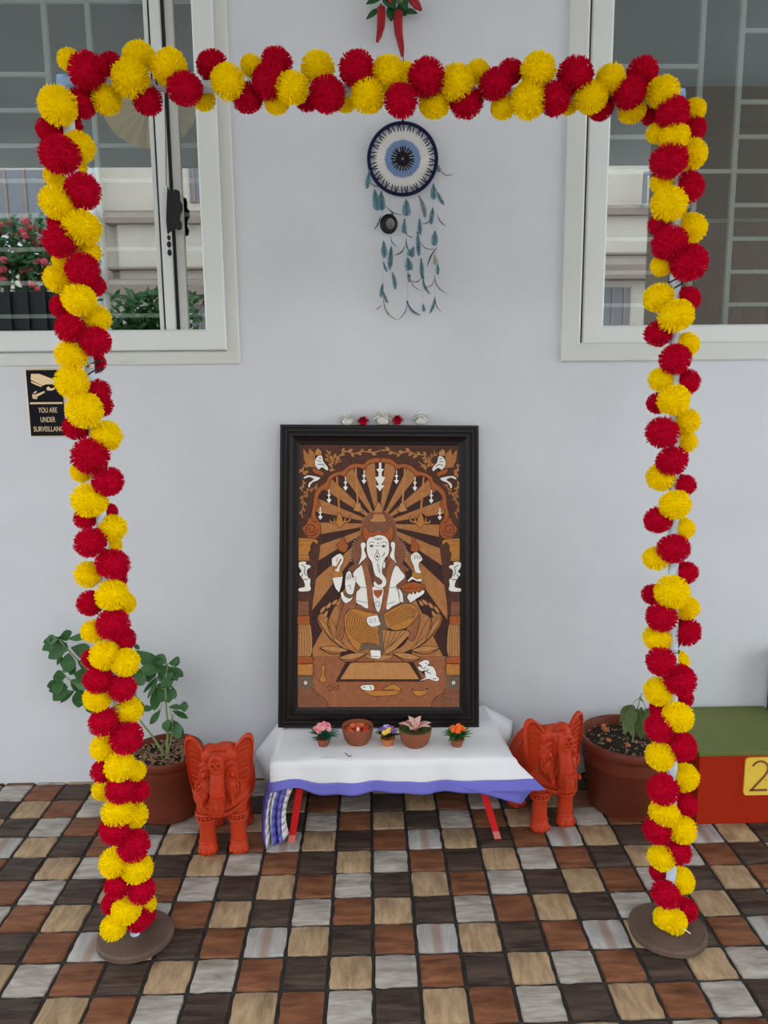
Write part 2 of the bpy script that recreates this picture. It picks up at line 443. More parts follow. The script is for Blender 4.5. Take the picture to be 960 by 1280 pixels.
for c in range(-30, 30):
    for r in range(-30, 9):
        x = (c+.5-1.013)*.1; y = (r+.5-8.1)*.1
        if abs(x) > 3.1 or y < -4.1: continue
        cell.append((c, r, x, y))
def vis(x, y):
    d = Vector((x, y, 0))-CAM; z = d.dot(_w)
    if z < .1: return 9
    u = abs(d.dot(_r)/z*FPX/480); v = abs(d.dot(_u)/z*FPX/640)
    return max(u, v)
cell.sort(key=lambda q: vis(q[2], q[3]))
for idx, (c, r, x, y) in enumerate(cell):
    k = PAT[r % 4][c % 4]; rnd = random.Random(c*131+r*17)
    if r >= 8: y -= .042
    if idx < 290 and vis(x, y) < 1.14:
        o = link_copy('tile', tiles[k][rnd.randrange(5)], floor, (x, y, rnd.uniform(-.0006, .0004)), (0, 0, rnd.randrange(2)*PI))
        if r >= 8: o.scale = (1, .12, 1); o.location.y = -.005
    else:
        tm = tile_mesh(rnd.randrange(5)); sy = .12 if r >= 8 else 1
        if r >= 8: y = -.005
        rest[k].add([(vx+x, vy*sy+y, vz) for vx, vy, vz in tm.v], tm.f)
for k in rest:
    if rest[k].v:
        o = rest[k].build('tile_field', TM[k], floor); o['kind'] = 'stuff'

# ---- porch and street seen only in the window glass and through the light they give
struct(MB().box((-4, -3.25, 2.78), (5, 0, 2.95)).build('ceiling', M['soffit'], smooth=False), 'plain porch ceiling')
struct(MB().box((1.62, -2.15, 0), (2.6, -1.80, 2.78)).build('wall_right', M['pillar'], smooth=False), 'beige porch pillar')
struct(MB().box((-14, -14, -.25), (14, -4.2, -.06)).build('floor_street', M['street'], smooth=False), 'concrete street')
struct(MB().box((-3.3, -2.15, 0), (-2.4, -1.80, 2.78)).build('wall_left_light_block', M['pillar'], smooth=False), 'beige pillar added out of view to hold back light from the left')  # unseen pillar, added to dim the left side of the wall
bld = thing('building', 'cream house with ledges across the street, mirrored in the window glass', 'building', (0, -9.5, 0))
MB().box((-9, -10.2, -.2), (9, -9.5, 4.6)).build('wall', M['facade'], bld, smooth=False)
for (x0, x1, z, h) in ((-3.75, -1.2, 3.62, .17), (-3.75, -1.2, 2.98, .03), (-3.75, -1.2, 2.62, .22), (3.0, 5.2, 3.70, .14), (3.0, 5.2, 3.14, .03), (3.0, 5.2, 2.80, .20)):
    MB().box((x0, -9.5, z), (x1, -9.25, z+h)).build('ledge', M['facade_d'], bld, smooth=False)
MB().box((-3.6, -9.5, 2.84), (-1.25, -9.38, 3.62)).build('parapet', M['facade'], bld, smooth=False)
MB().box((3.0, -9.5, 3.0), (4.4, -9.36, 3.7)).build('parapet', M['facade'], bld, smooth=False)
for x in (-4.05, 1.4): MB().box((x-.20, -9.6, -.1), (x+.20, -9.15, 4.5)).build('column', M['facade_w'], bld, smooth=False)
for (x0, x1, z0, z1) in ((-5.9, -4.5, 3.3, 4.4), (-2.6, -1.5, 1.3, 2.5), (-2.55, -1.9, 3.95, 4.5), (3.1, 4.0, 1.3, 2.7)):
    wn = MB().box((x0, -9.52, z0), (x1, -9.47, z1)).build('window', M['shutter'], bld, smooth=False)
    for q in range(5): MB().box((x0+(x1-x0)*(q+.5)/5-.02, -9.47, z0), (x0+(x1-x0)*(q+.5)/5+.02, -9.45, z1)).build('bar', M['facade_d'], wn, smooth=False)
MB().prism([(-5.9, 3.62), (-4.5, 2.9), (-4.5, 3.1), (-5.9, 3.85)], -9.45, -9.25).build('stair_rail', M['facade_w'], bld, smooth=False)
MB().tube([(4.05, -9.2, 3.8), (4.05, -9.2, 4.25), (4.5, -9.2, 4.32)], .04).build('drain_pipe', M['shutter'], bld)
gt = thing('street_gate', 'dark metal gate across the street, mirrored in the left window', 'gate', (-3.9, -5.3, -.06))
MB().box((-5.2, -5.34, -.06), (-2.85, -5.30, 2.2)).build('sheet', M['gasket_and_gap_shade'], gt, smooth=False)
for k in range(14): MB().box((-5.15+k*.17, -5.29, -.06), (-5.11+k*.17, -5.26, 2.25)).build('picket', M['wire'], gt, smooth=False)
for (nm, lab, cx, cy, zc, sx, sz, fl_) in (('flowering_tree', 'small tree with red blooms over the gate, mirrored in the glass', -3.45, -5.80, 2.55, .38, .22, 1), ('street_bush', 'dense green bush beyond the porch, mirrored in the glass', -2.05, -5.3, 1.80, .22, .20, 0)):
    sh = thing(nm, lab, 'tree' if fl_ else 'bush', (cx, cy, -.06)); rnd = random.Random(5); fo = MB(); fl = MB()
    for k in range(1500):
        p_ = Vector((cx+max(-1.7, min(1.7, rnd.gauss(0, 1)))*sx, cy+rnd.gauss(0, .12), zc+max(-1.7, min(1.7, rnd.gauss(0, 1)))*sz)); d = Vector((rnd.uniform(-1, 1), rnd.uniform(-1, 1), rnd.uniform(-.3, 1))).normalized()
        if k % 16 or not fl_: fo.leaf(p_, p_+d*.1, .04, (rnd.random(), rnd.random(), .5), seg=3)
        else: fl.ell(p_, (.045, .045, .04), 6, 4)
    fo.build('foliage', M['leaf'], sh, fixn=False)['kind'] = 'stuff'
    if fl_: fl.build('blooms', M['pinkflower'], sh)['kind'] = 'stuff'
    MB().tube([(cx, cy, -.06), (cx+.03, cy, 1.0), (cx-.02, cy, zc)], [.05, .04, .02]).build('trunk', M['darkwood'], sh)

# ---- things inside the windows
fanm = MB(); fc = Vector((-.628, .068, 2.10)); R0 = .14; npl = 40; vs = [fc+Vector((0, -.004, 0))]; fs = []
for j in range(npl):
    a = 2*PI*j/npl; vs.append(fc+Vector((R0*math.cos(a), .006 if j % 2 else -.006, R0*.88*math.sin(a))))
fs = [(0, 1+j, 1+(j+1) % npl) for j in range(npl)]
fanm.add(vs, fs)
fan_t = thing('paper_rosette', 'pleated yellow paper rosette hanging behind the left window glass', 'paper rosette', fc)
solid(fanm.build('pleated_disc', M['fan'], fan_t, smooth=False, fixn=False), .001)
MB().ell(fc+Vector((0, -.01, 0)), (.02, .006, .02)).build('center_button', M['fan'], fan_t)
MB().tube([fc+Vector((0, 0, .12)), fc+Vector((0, 0, .66))], .001, 5).build('string', M['thread'], fan_t)
orn = thing('hanging_charm', 'dark charm with beads hanging in front of the left window sashes', 'charm', atY(218, 260, -.008))
def op_(*pts): return [(lambda v: (v.x, v.z))(atY(110+x/4.57, 190+y/4.57, -.008)) for x, y in pts]
MB().prism(op_((455, 195), (470, 235), (500, 213), (520, 222), (527, 250), (525, 275), (540, 300), (541, 330), (527, 360), (525, 390), (537, 410), (535, 440), (522, 447), (500, 440), (470, 455), (455, 470), (448, 400), (450, 300)), -.011, -.005).build('body', M['wire'], orn, smooth=False)
MB().tube([atY(208, 232, -.008), atY(205, 60, -.008), atY(202, -60, -.008)], .0012, 5).build('cord', M['wire'], orn)
for (x, y, r_) in ((462, 490, 12), (463, 528, 15), (466, 575, 15)): MB().ell(atY(110+x/4.57, 190+y/4.57, -.008), (r_*.00045, .004, r_*.0006), 10, 8).build('bead', M['wire'], orn)
MB().tube([atY(210.5, 293, -.008), atY(212, 318, -.008)], .0009, 5).build('bead_string', M['wire'], orn)
cur = thing('curtain', 'mauve curtain hanging in the room behind the right window', 'curtain', (1.42, .6, .9))
rows = []
for i in range(2):
    rows.append([(1.25+.012*j, .6+.02*math.sin(j*1.7), (.6, 1.86)[i]) for j in range(50)])
solid(MB().grid(rows).build('panel', M['curtain'], cur, fixn=False), .003)
MB().tube([(1.2, .6, 1.87), (1.9, .6, 1.87)], .008).build('rod', M['thread'], cur)

# ================================================================== THE ARCH AND ITS GARLAND
AY = -.75
arch = thing('pipe_arch', 'pale blue pipe arch standing on two round stone bases, wrapped in flowers', 'arch', (.06, AY, 0))
LPT = Vector((-.578, AY, 1.862)); LPB = Vector((-.556, AY, .01)); RPT = Vector((.622, AY, 1.835)); RPB = Vector((.700, AY-.012, .01))
MB().tube([LPB+(LPT-LPB)*t/6 for t in range(7)], .0115, 12).build('upright_pipe', M['pipe'], arch)
MB().tube([RPB+(RPT-RPB)*t/6 for t in range(7)], .0115, 12).build('upright_pipe', M['pipe'], arch)
MB().tube([LPT+(RPT-LPT)*t/6 for t in range(7)], .0115, 12).build('cross_pipe', M['pipe'], arch)
for P_, sx in ((LPT, 1), (RPT, -1)):
    e = MB(); e.tube([P_+Vector((0, 0, -.035)), P_+Vector((0, 0, .012))], .016, 12); e.tube([P_+Vector((-.012*sx, 0, 0)), P_+Vector((.04*sx, 0, 0))], .016, 12)
    e.build('elbow_joint', M['elbow'], arch)
for bx, by, sd in ((-.560, -.741, 1), (.690, -.765, 2)):
    rnd = random.Random(sd); d = MB(); n = 40
    prof = [(.082, 0), (.0875, .004), (.0875, .014), (.083, .018), (.02, .0195)]
    d.lathe(prof, (0, 0, 0), n)
    d.v = [(x*(1+.02*math.sin(3*math.atan2(y, x)+sd)), y*(1+.015*math.cos(2*math.atan2(y, x)+sd)), z) for x, y, z in d.v]
    d.v = [(x+bx, y+by, z) for x, y, z in d.v]
    d.build('base_disc', M['disc'], arch)
# pom-poms: px x, px y, px radius, colour, layer (f front of the pipe, m beside, b behind)
POM = """87 75 14 Y b;109 89 22 R f;138 80 14 R b;102 129 18 R m;72 132 22 Y f;133 124 18 Y m;163 98 22 Y f;174 71 19 Y m;211 84 21 Y f;184 125 18 R m;231 111 21 R f;
62 162 15 R m;75 193 23 R f;98 184 20 Y m;89 156 8 R b;103 239 21 R f;69 220 13 Y b;95 211 9 Y b;72 253 21 Y f;102 285 22 Y f;73 280 10 R b;75 302 19 R f;112 316 14 Y m;79 325 8 Y b;
103 337 20 R f;117 357 15 R m;73 349 17 Y m;99 375 20 Y f;78 384 14 R m;121 398 16 Y m;88 411 18 R f;119 427 19 R f;89 444 19 Y f;118 453 7 R b;90 478 20 Y f;122 489 16 R m;127 507 9 R b;
106 513 21 Y f;96 534 16 R m;133 545 18 Y m;113 570 22 R f;102 590 12 Y m;135 602 19 R f;112 625 21 Y f;107 648 13 R m;134 641 8 R b;141 660 17 Y m;113 678 19 R f;139 681 11 Y b;141 705 20 R f;
110 718 16 Y m;145 724 10 R b;140 744 19 Y f;156 754 12 Y b;113 754 16 R m;141 780 19 R f;117 789 15 Y m;154 799 15 R m;132 819 19 Y f;116 823 13 R b;157 828 17 Y f;
123 850 17 R f;153 860 17 R f;122 873 17 Y f;159 888 18 Y m;130 902 18 R f;158 922 20 R f;130 934 16 Y m;150 958 18 Y f;168 964 13 Y m;128 964 14 R m;151 987 18 R f;172 989 14 R m;129 987 11 Y b;
147 1014 18.5 Y f;168 1019 16 Y m;143 1038 17 R f;167 1057 19 R f;143 1078 17 Y f;172 1086 18 Y f;147 1107 15 R f;177 1113 16 R f;140 1130 13 R m;158 1137 17 Y f;181 1131 8 Y b;173 1150 15 R m;182 1148 10 R m;142 1159 15 Y f;
265 82 18 R m;254 123 15 Y b;285 102 20.5 Y f;315 83 14 Y m;310 122 19 R m;337 102 21 R f;346 78 19 R m;365 110 20 Y f;346 128 15 Y m;397 86 20 Y m;383 125 14 R b;409 118 21 R f;432 127 13 Y b;
446 86 21 R f;460 120 20 Y f;486 93 21 Y f;507 91 10 Y b;501 126 20 R f;533 97 21.5 R f;543 130 19 Y m;570 103 21.5 Y f;597 90 14 Y m;583 128 19 R m;619 105 20 R f;638 90 15 R m;629 134 15 Y m;
673 88 20 Y f;661 125 21 Y f;693 123 20 R f;719 94 21 R f;710 130 12 Y b;738 122 20 Y f;763 99 18 Y f;750 134 16 R m;787 116 19 R f;803 91 19 R m;790 138 16 Y m;
828 115 20 Y f;868 137 14 Y m;841 141 19 R f;815 144 10 R b;867 161 14 R m;843 171 18 Y f;821 167 12 Y m;864 193 18 Y m;836 201 22 R f;860 234 18 R m;827 229 12 Y m;836 255 21 Y f;823 281 13 R m;863 286 18 Y m;
837 304 21 R f;861 328 21 R f;827 332 12 Y m;823 372 18.5 Y m;860 374 15 R m;845 395 21 Y f;823 417 17 R m;858 431 15 Y m;844 449 18.5 R f;826 474 15 Y m;858 477 15 R m;842 500 19 Y f;822 504 8 R b;
828 541 20 R f;857 526 17 Y m;857 552 14 Y m;840 576 19 R f;826 596 17 Y m;855 606 14 R m;844 631 19 Y f;823 650 17 R m;853 661 14 Y m;842 686 19 R f;820 698 16 Y m;857 716 15 R m;840 740 20 Y f;816 743 9 R b;
858 760 15 Y m;827 771 19 R f;857 789 17 R m;822 797 17.5 Y m;826 827 17 R f;848 826 9 Y b;850 850 19 R f;823 864 16.5 Y m;853 872 10 R b;825 887 8 R b;847 896 18 Y f;824 910 17.5 R f;851 933 18 R f;
825 945 17.5 Y f;855 972 17.5 Y m;829 987 18.5 R f;856 1006 14 R m;830 1016 17 Y f;852 1037 17 Y f;821 1038 16 R f;846 1065 17 R f;827 1072 16 Y f;825 1089 9 R b;851 1100 16 Y m;832 1118 17 R f;855 1138 15 R m;831 1147 14 Y f;842 1166 14.5 Y f"""
def pompom(seed):
    rnd = random.Random(seed); mb = MB(); n = 900
    bm = bmesh.new(); bmesh.ops.create_icosphere(bm, subdivisions=2, radius=.80); mb.bm(bm)
    for i in range(n):
        z = 1-2*(i+.5)/n; a = i*2.399963+rnd.uniform(-.1, .1); r = math.sqrt(max(0, 1-z*z))
        d = Vector((r*math.cos(a), r*math.sin(a), z)); d = (d+Vector((rnd.gauss(0, .05), rnd.gauss(0, .05), rnd.gauss(0, .05)))).normalized()
        t = d.orthogonal().normalized(); t = Matrix.Rotation(rnd.uniform(0, 6.28), 3, d) @ t
        lump = 1+.05*noise.noise(d*2.2+Vector((seed, 0, 0)))
        b = d.cross(t); L = rnd.uniform(.95, 1.04)*lump if rnd.random() > .03 else rnd.uniform(1.04, 1.13)
        w = rnd.uniform(.022, .04); k = rnd.uniform(-.05, .05)
        p0 = d*.72; p1 = d*(.9*L)+b*k*.4; p2 = d*L+b*k
        mb.add([p0-t*w*.5, p0+t*w*.5, p1+t*w, p1-t*w, p2+t*w*.8+b*.02, p2-t*w*.8-b*.015], [(0, 1, 2, 3), (3, 2, 4, 5)])
    return mb
pm = {k: [pompom(i).mesh('pompom', M[{'Y': 'yellow', 'R': 'red'}[k]], smooth=False) for i in range(5)] for k in 'YR'}
gar = thing('flower_garland', 'garland of yellow and crimson pom-pom marigolds wound around the pipe arch', 'garland', (.06, AY, 0))
rnd = random.Random(3)
for it in POM.replace('\n', '').split(';'):
    x, y, r, k, ly = it.split(); x = float(x); y = float(y); r = float(r)
    horizontal = 150 < x < 800 and y < 160
    dy = {'f': -.036, 'm': -.004, 'b': .03}[ly]+rnd.uniform(-.006, .006)
    p = atY(x, y, AY+dy); dist = (p-CAM).dot(_w); rw = max(r, 13)*dist/FPX*1.09
    if r < 12: p = atY(x, y, AY+.035)
    s_ = rw*rnd.uniform(.97, 1.04)
    if p.z-s_*.9 < .02: p.z = .02+s_*.9
    q = .90 if rnd.random() < .5 else .97
    link_copy('pompom', pm[k][rnd.randrange(5)], gar, p-gar.location, (rnd.uniform(-.5, .5), rnd.uniform(-.5, .5), rnd.uniform(0, 6.28)), (s_, s_, s_*q))
for (x, y, sl) in ((845, 352, 1), (118, 459, 1), (207, 101, 0), (840, 812, 1), (150, 882, 1)):
    c = atY(x, y, AY); t = MB()
    for dz in (-.010, .006):
        pts = []
        for j in range(13):
            a = 2*PI*j/12
            pts.append(c+(Vector((.0155*math.cos(a), .0155*math.sin(a), dz+.008*math.cos(a))) if sl else Vector((dz+.006*math.cos(a), .0155*math.cos(a), .0155*math.sin(a)))))
        t.tube(pts, .0016, 5)
    t.build('tie_wire', M['wire'], gar)
    MB().rbox(c+Vector((-.004, -.021, -.003)), c+Vector((.006, -.014, .006)), .001).build('tie_clip', M['clip'], gar)
stk = thing('incense_stick', 'thin pale stick end stuck in the lowest yellow flower by the box', 'stick', atY(861, 1166, -.80))
MB().tube([atY(844, 1153, -.80), atY(863, 1167, -.815)], .0011, 6).build('stick', M['whitewax'], stk)
MB().tube([atY(848, 1156, -.803), atY(853, 1159.5, -.806)], .0016, 6).build('paste_coat', M['beigef'], stk)

# ================================================================== THE INLAID PICTURE
# leaning plane: bottom front edge on the table, top against the wall
PB = Vector((.0235, -.195, .2605)); PT = Vector((.0385, -.016, 1.158))
ev = (PT-PB).normalized(); eu = Vector((1, 0, 0)); eu = (eu-ev*eu.dot(ev)).normalized(); en = eu.cross(ev)   # en points to the viewer
H = (PT-PB).length; W = .606
pic = thing('framed_picture', 'wooden inlay picture of an elephant-headed deity in a wide black frame', 'picture', PB)
pic.matrix_world = Matrix(((eu.x, ev.x, en.x, PB.x), (eu.y, ev.y, en.y, PB.y), (eu.z, ev.z, en.z, PB.z), (0, 0, 0, 1)))
TH = .026
def loc(x, y, plane=-.012):
    """photo position -> (u, v) on the panel"""
    o = PB+en*plane; v = ray(x, y); t = (o-CAM).dot(en)/v.dot(en); p = CAM+v*t-PB
    return (p.dot(eu), p.dot(ev))
# frame rails: stepped moulding
FW = .0605
prof = [(0, -TH), (0, -.002), (.002, 0), (.009, 0), (.0105, -.0025), (.0125, -.0025), (.014, .001), (.021, .001), (.0225, -.002), (.0245, -.002), (.027, .0015), (.034, .0015),
        (.0375, -.001), (.040, -.004), (.050, -.0085), (.0575, -.010), (FW, -.013), (FW, -TH)]
cor = [(-W/2, 0, 1, 1), (W/2, 0, -1, 1), (W/2, H, -1, -1), (-W/2, H, 1, -1)]
for i in range(4):
    a, b = cor[i], cor[(i+1) % 4]; n = len(prof); mb = MB()
    vs = [(a[0]+a[2]*d, a[1]+a[3]*d, z) for d, z in prof]+[(b[0]+b[2]*d, b[1]+b[3]*d, z) for d, z in prof]
    mb.add(vs, [(j, j+1, n+j+1, n+j) for j in range(n-1)]+[(n-1, 0, n, 2*n-1), tuple(range(n)), tuple(range(2*n-1, n-1, -1))])
    mb.build('frame_rail', M['frame'], pic, smooth=False, local=True)
PZ = -.0125
panel = MB().box((-W/2+.05, .05, -.022), (W/2-.05, H-.05, PZ)).build('panel', M['w_panel'], pic, smooth=False, local=True)
Q = {1: (370, 550), 2: (470, 550), 3: (370, 660), 4: (470, 660), 5: (370, 760), 6: (470, 760)}
def q(k, *pts): return [loc(Q[k][0]+x/8.727, Q[k][1]+y/8.727) for x, y in pts]
def c6(*pts): return [loc(420+x/6.4, 640+y/6.4) for x, y in pts]
XC = loc(475.2, 640)[0]
def mir(pts): return [(2*XC-u, v) for u, v in pts]
LZ = .00055
OUTL = ('lotus_petal', 'dhoti', 'hanging_lamp', 'hanging_bell', 'scroll', 'crown', 'capital', 'tray', 'banana', 'small_bell', 'pot_of_offering', 'arch_band', 'headdress', 'plinth', 'column_shaft', 'column_ring', 'axe', 'goad', 'sweet_bowl', 'dhoti_fall', 'sash_tail', 'halo')
def piece(name, pts, m, layer, parent=None):
    z1 = PZ+LZ*layer
    if m == 'ivory' and layer >= 5: lines('outline', [list(pts)+[pts[0]]], .0010, 'ink', layer+.4)
    if name in OUTL: lines('outline', [list(pts)+[pts[0]]], .0013, 'w_dark', layer+.3)
    return MB().prism(pts, PZ-.0005, z1, lambda u, v, t: (u, v, t)).build(name, M[m], parent or panel, smooth=False, local=True)
def both(name, pts, m, layer):
    piece(name, pts, m, layer); piece(name, mir(pts), m, layer)
def band(path, w):
    L = []; R = []; n = len(path)
    for i, (u, v) in enumerate(path):
        a = path[max(i-1, 0)]; b = path[min(i+1, n-1)]; dx, dy = b[0]-a[0], b[1]-a[1]; l = math.hypot(dx, dy) or 1
        ww = w[i] if hasattr(w, '__len__') else w
        L.append((u-dy/l*ww/2, v+dx/l*ww/2)); R.append((u+dy/l*ww/2, v-dx/l*ww/2))
    return L+R[::-1]
def osm(pts, k=4):
    if len(pts) < 3: return pts
    e = [pts[0]]+list(pts)+[pts[-1]]; out = []
    for i in range(1, len(e)-2):
        for j in range(k):
            t = j/k; f = lambda a, b, c, d: .5*((2*b)+(-a+c)*t+(2*a-5*b+4*c-d)*t*t+(-a+3*b-3*c+d)*t**3)
            out.append(tuple(f(e[i-1][q_], e[i][q_], e[i+1][q_], e[i+2][q_]) for q_ in (0, 1)))
    return out+[pts[-1]]
def lines(name, paths, w, m, layer):
    mb = MB()
    for p in paths: mb.prism(band(osm(p), w), PZ, PZ+LZ*layer, lambda u, v, t: (u, v, t))
    o = mb.build(name, M[m], panel, smooth=False, local=True)
    if len(paths) > 1: o['kind'] = 'stuff'
    return o
def circ(c, r, n=14, ry=None): return [(c[0]+r*math.cos(2*PI*i/n), c[1]+(ry or r)*math.sin(2*PI*i/n)) for i in range(n)]
def arcsmooth(pts, k=3):
    out = []; n = len(pts)
    for i in range(n):
        p0, p1, p2, p3 = pts[(i-1) % n], pts[i], pts[(i+1) % n], pts[(i+2) % n]
        for j in range(k):
            t = j/k
            f = lambda a, b, c, d: .5*((2*b)+(-a+c)*t+(2*a-5*b+4*c-d)*t*t+(-a+3*b-3*c+d)*t**3)
            out.append((f(p0[0], p1[0], p2[0], p3[0]), f(p0[1], p1[1], p2[1], p3[1])))
    return out
def leafpoly(a, b, w, n=8, skew=.0):
    dx, dy = b[0]-a[0], b[1]-a[1]; L = math.hypot(dx, dy); nx, ny = -dy/L, dx/L; A = []; B = []
    for i in range(n+1):
        t = i/n; h = math.sin(PI*t**.9)*w/2; c = math.sin(PI*t)*skew
        A.append((a[0]+dx*t+nx*(h+c), a[1]+dy*t+ny*(h+c)))
        if 0 < i < n: B.append((a[0]+dx*t-nx*(h-c), a[1]+dy*t-ny*(h-c)))
    return A+B[::-1]
# --- sun rays inside the arch
inner = q(1, (270, 1130), (272, 1000), (262, 900), (225, 850), (212, 790), (225, 745), (268, 712), (245, 660), (245, 610), (290, 552), (362, 528), (372, 455), (410, 408), (470, 386), (542, 398),
          (562, 350), (612, 312), (680, 300), (752, 322), (772, 282), (822, 256), (918, 244))
low = q(5, (175, 530), (175, 0))
bound = low+inner+mir(low+inner)[::-1]
ctr = loc(473.5, 655)
def hit(a):
    dx, dy = math.cos(a), math.sin(a); best = None; n = len(bound)
    for i in range(n):
        (x1, y1), (x2, y2) = bound[i], bound[(i+1) % n]; ex, ey = x2-x1, y2-y1
        den = dx*ey-dy*ex
        if abs(den) < 1e-12: continue
        t = ((x1-ctr[0])*ey-(y1-ctr[1])*ex)/den; s_ = ((x1-ctr[0])*dy-(y1-ctr[1])*dx)/den
        if t > 1e-4 and -1e-9 <= s_ <= 1+1e-9 and (best is None or t < best): best = t
    return best or .05
NR = 17
for i in range(NR):
    for kk, m, fr in ((0, 'w_tan', .54), (1, 'w_dark', .46)):
        a0 = 2*PI*(i+(0 if kk == 0 else .54))/NR+PI/2+.07; a1 = a0+2*PI*fr/NR
        pts = [ctr]
        for j in range(9):
            a = a0+(a1-a0)*j/8; t = hit(a)*.998; pts.append((ctr[0]+math.cos(a)*t, ctr[1]+math.sin(a)*t))
        piece('ray', pts, m, 1)
# --- floor of the inlay, plinths, columns
piece('inlay_floor', q(5, (175, 528))+mir(q(5, (175, 528)))+mir(q(5, (20, 1092)))+q(5, (20, 1092)), 'w_terra', 2)
both('plinth', q(5, (15, 880), (190, 880), (205, 915), (260, 950), (320, 1000), (325, 1090), (15, 1090)), 'w_brown', 3)
both('column_block', q(5, (15, 735), (185, 735), (185, 880), (15, 880)), 'w_grey', 4)
for mm in (0, 1):
    f0 = q(5, (105, 815))[0]; f0 = mir([f0])[0] if mm else f0
    fl = [(f0[0]+.0062*(1+.35*math.cos(6*2*PI*j/36))*math.cos(2*PI*j/36), f0[1]+.0062*(1+.35*math.cos(6*2*PI*j/36))*math.sin(2*PI*j/36)) for j in range(36)]
    piece('rosette', fl, 'ivory', 5); piece('rosette_eye', circ(f0, .0017, 8), 'w_grey', 6)
both('column_ring', q(5, (20, 610), (180, 610), (180, 730), (20, 730)), 'w_gold', 4)
both('column_ring', q(5, (20, 530), (170, 530), (180, 600), (20, 605)), 'w_orange', 5)
shaft = arcsmooth(q(5, (18, 170), (145, 170), (170, 260), (178, 380), (160, 525), (18, 530)), 2)
both('column_shaft', shaft, 'w_tan2', 4)
for dx in (35, 62, 90, 118, 142):
    ln = q(5, (dx*.9, 175), (dx*1.0, 260), (dx*1.06, 380), (dx, 520))
    lines('flute_line', [ln], .0013, 'foldln', 5); lines('flute_line', [mir(ln)], .0013, 'foldln', 5)
both('column_ring', q(3, (18, 960), (150, 960), (150, 1045), (18, 1045)), 'w_orange', 5)
both('column_neck', q(3, (18, 800), (135, 800), (140, 955), (18, 955)), 'w_brown', 4)
both('column_neck', q(3, (18, 695), (165, 695), (165, 800), (18, 800)), 'w_panel', 4)
both('capital', q(3, (18, 108), (185, 112), (240, 140), (230, 180), (190, 150), (160, 190), (160, 240), (135, 280), (150, 355), (18, 355)), 'w_gold', 4)
lines('capital_lines', [q(3, (25, y), (150, y)) for y in (140, 185, 300, 335)]+[mir(q(3, (25, y), (150, y))) for y in (140, 185, 300, 335)], .0012, 'foldln', 5)
fig = arcsmooth(q(3, (35, 370), (110, 368), (110, 395), (155, 405), (160, 430), (130, 450), (120, 480), (135, 540), (160, 560), (155, 620), (165, 665), (130, 690), (35, 690), (35, 655), (95, 640), (85, 580), (60, 540), (35, 500), (60, 470), (35, 430)), 2)
both('attendant', fig, 'ivory', 6)
lines('attendant_lines', [q(3, (60, 400), (100, 430), (90, 480), (115, 520)), q(3, (80, 560), (130, 560)), q(3, (75, 500), (55, 540))]+[mir(z) for z in (q(3, (60, 400), (100, 430), (90, 480), (115, 520)), q(3, (80, 560), (130, 560)), q(3, (75, 500), (55, 540)))], .0022, 'ink', 7)
# --- scalloped arch band with scrolled feet
outer = q(1, (160, 1000), (158, 880), (170, 780), (190, 690), (196, 610), (222, 545), (292, 482), (340, 445), (352, 402), (420, 358), (500, 336), (545, 305), (585, 275), (655, 254), (730, 262), (775, 222), (832, 200), (918, 190))
half = outer[1:]+[p for p in inner[:1:-1]]
piece('arch_band', half, 'w_orange', 3); piece('arch_band', mir(half), 'w_orange', 3)
mid = q(1, (190, 830), (205, 730), (222, 620), (258, 545), (330, 492), (362, 420), (440, 372), (522, 362), (572, 308), (660, 277), (742, 288), (800, 240), (918, 217))
lines('arch_beads', [mid, mir(mid)], .0018, 'w_gold', 4)
both('scroll', arcsmooth(q(1, (150, 840), (205, 900), (250, 880), (268, 960), (260, 1030), (215, 1072), (150, 1070), (105, 1030), (70, 960), (110, 920), (130, 880)), 2), 'w_orange', 4)
sc_ = [q(1, (165+72*math.cos(a)*(1-a/14), 975+82*math.sin(a)*(1-a/14)))[0] for a in [j*.45 for j in range(24)]]
lines('scroll_line', [sc_, mir(sc_)], .0022, 'w_dark', 5)
# --- creepers along the border
def vine(path, n, w, seed):
    rnd = random.Random(seed); P = []
    for i in range(n*3+1):
        t = i/(n*3)*(len(path)-1); k = min(int(t), len(path)-2); f = t-k
        P.append((path[k][0]*(1-f)+path[k+1][0]*f, path[k][1]*(1-f)+path[k+1][1]*f))
    mb = MB(); fr = lambda u, v, t: (u, v, t); st = []
    for i, p in enumerate(P):
        a = P[max(i-1, 0)]; b = P[min(i+1, len(P)-1)]; dx, dy = b[0]-a[0], b[1]-a[1]; l = math.hypot(dx, dy) or 1
        s_ = math.sin(i*1.05)*w*.35; st.append((p[0]-dy/l*s_, p[1]+dx/l*s_))
    mb.prism(band(st, .0034), PZ, PZ+LZ*2, fr)
    for i in range(1, len(st)-1):
        if i % 3 == 2: continue
        a = st[i]; b = st[i+1]; an = math.atan2(b[1]-a[1], b[0]-a[0])+(.9 if i % 2 else -.9)+rnd.uniform(-.25, .25)
        L = w*rnd.uniform(1.0, 1.4); e = (a[0]+math.cos(an)*L, a[1]+math.sin(an)*L)
        mb.prism(leafpoly(a, e, L*.6, 6, L*.12*(1 if i % 2 else -1)), PZ, PZ+LZ*3, fr)
        an2 = an+(.8 if i % 2 else -.8); e2 = (a[0]+math.cos(an2)*L*.6, a[1]+math.sin(an2)*L*.6)
        mb.prism(leafpoly(a, e2, L*.5, 5), PZ, PZ+LZ*3, fr)
    return mb
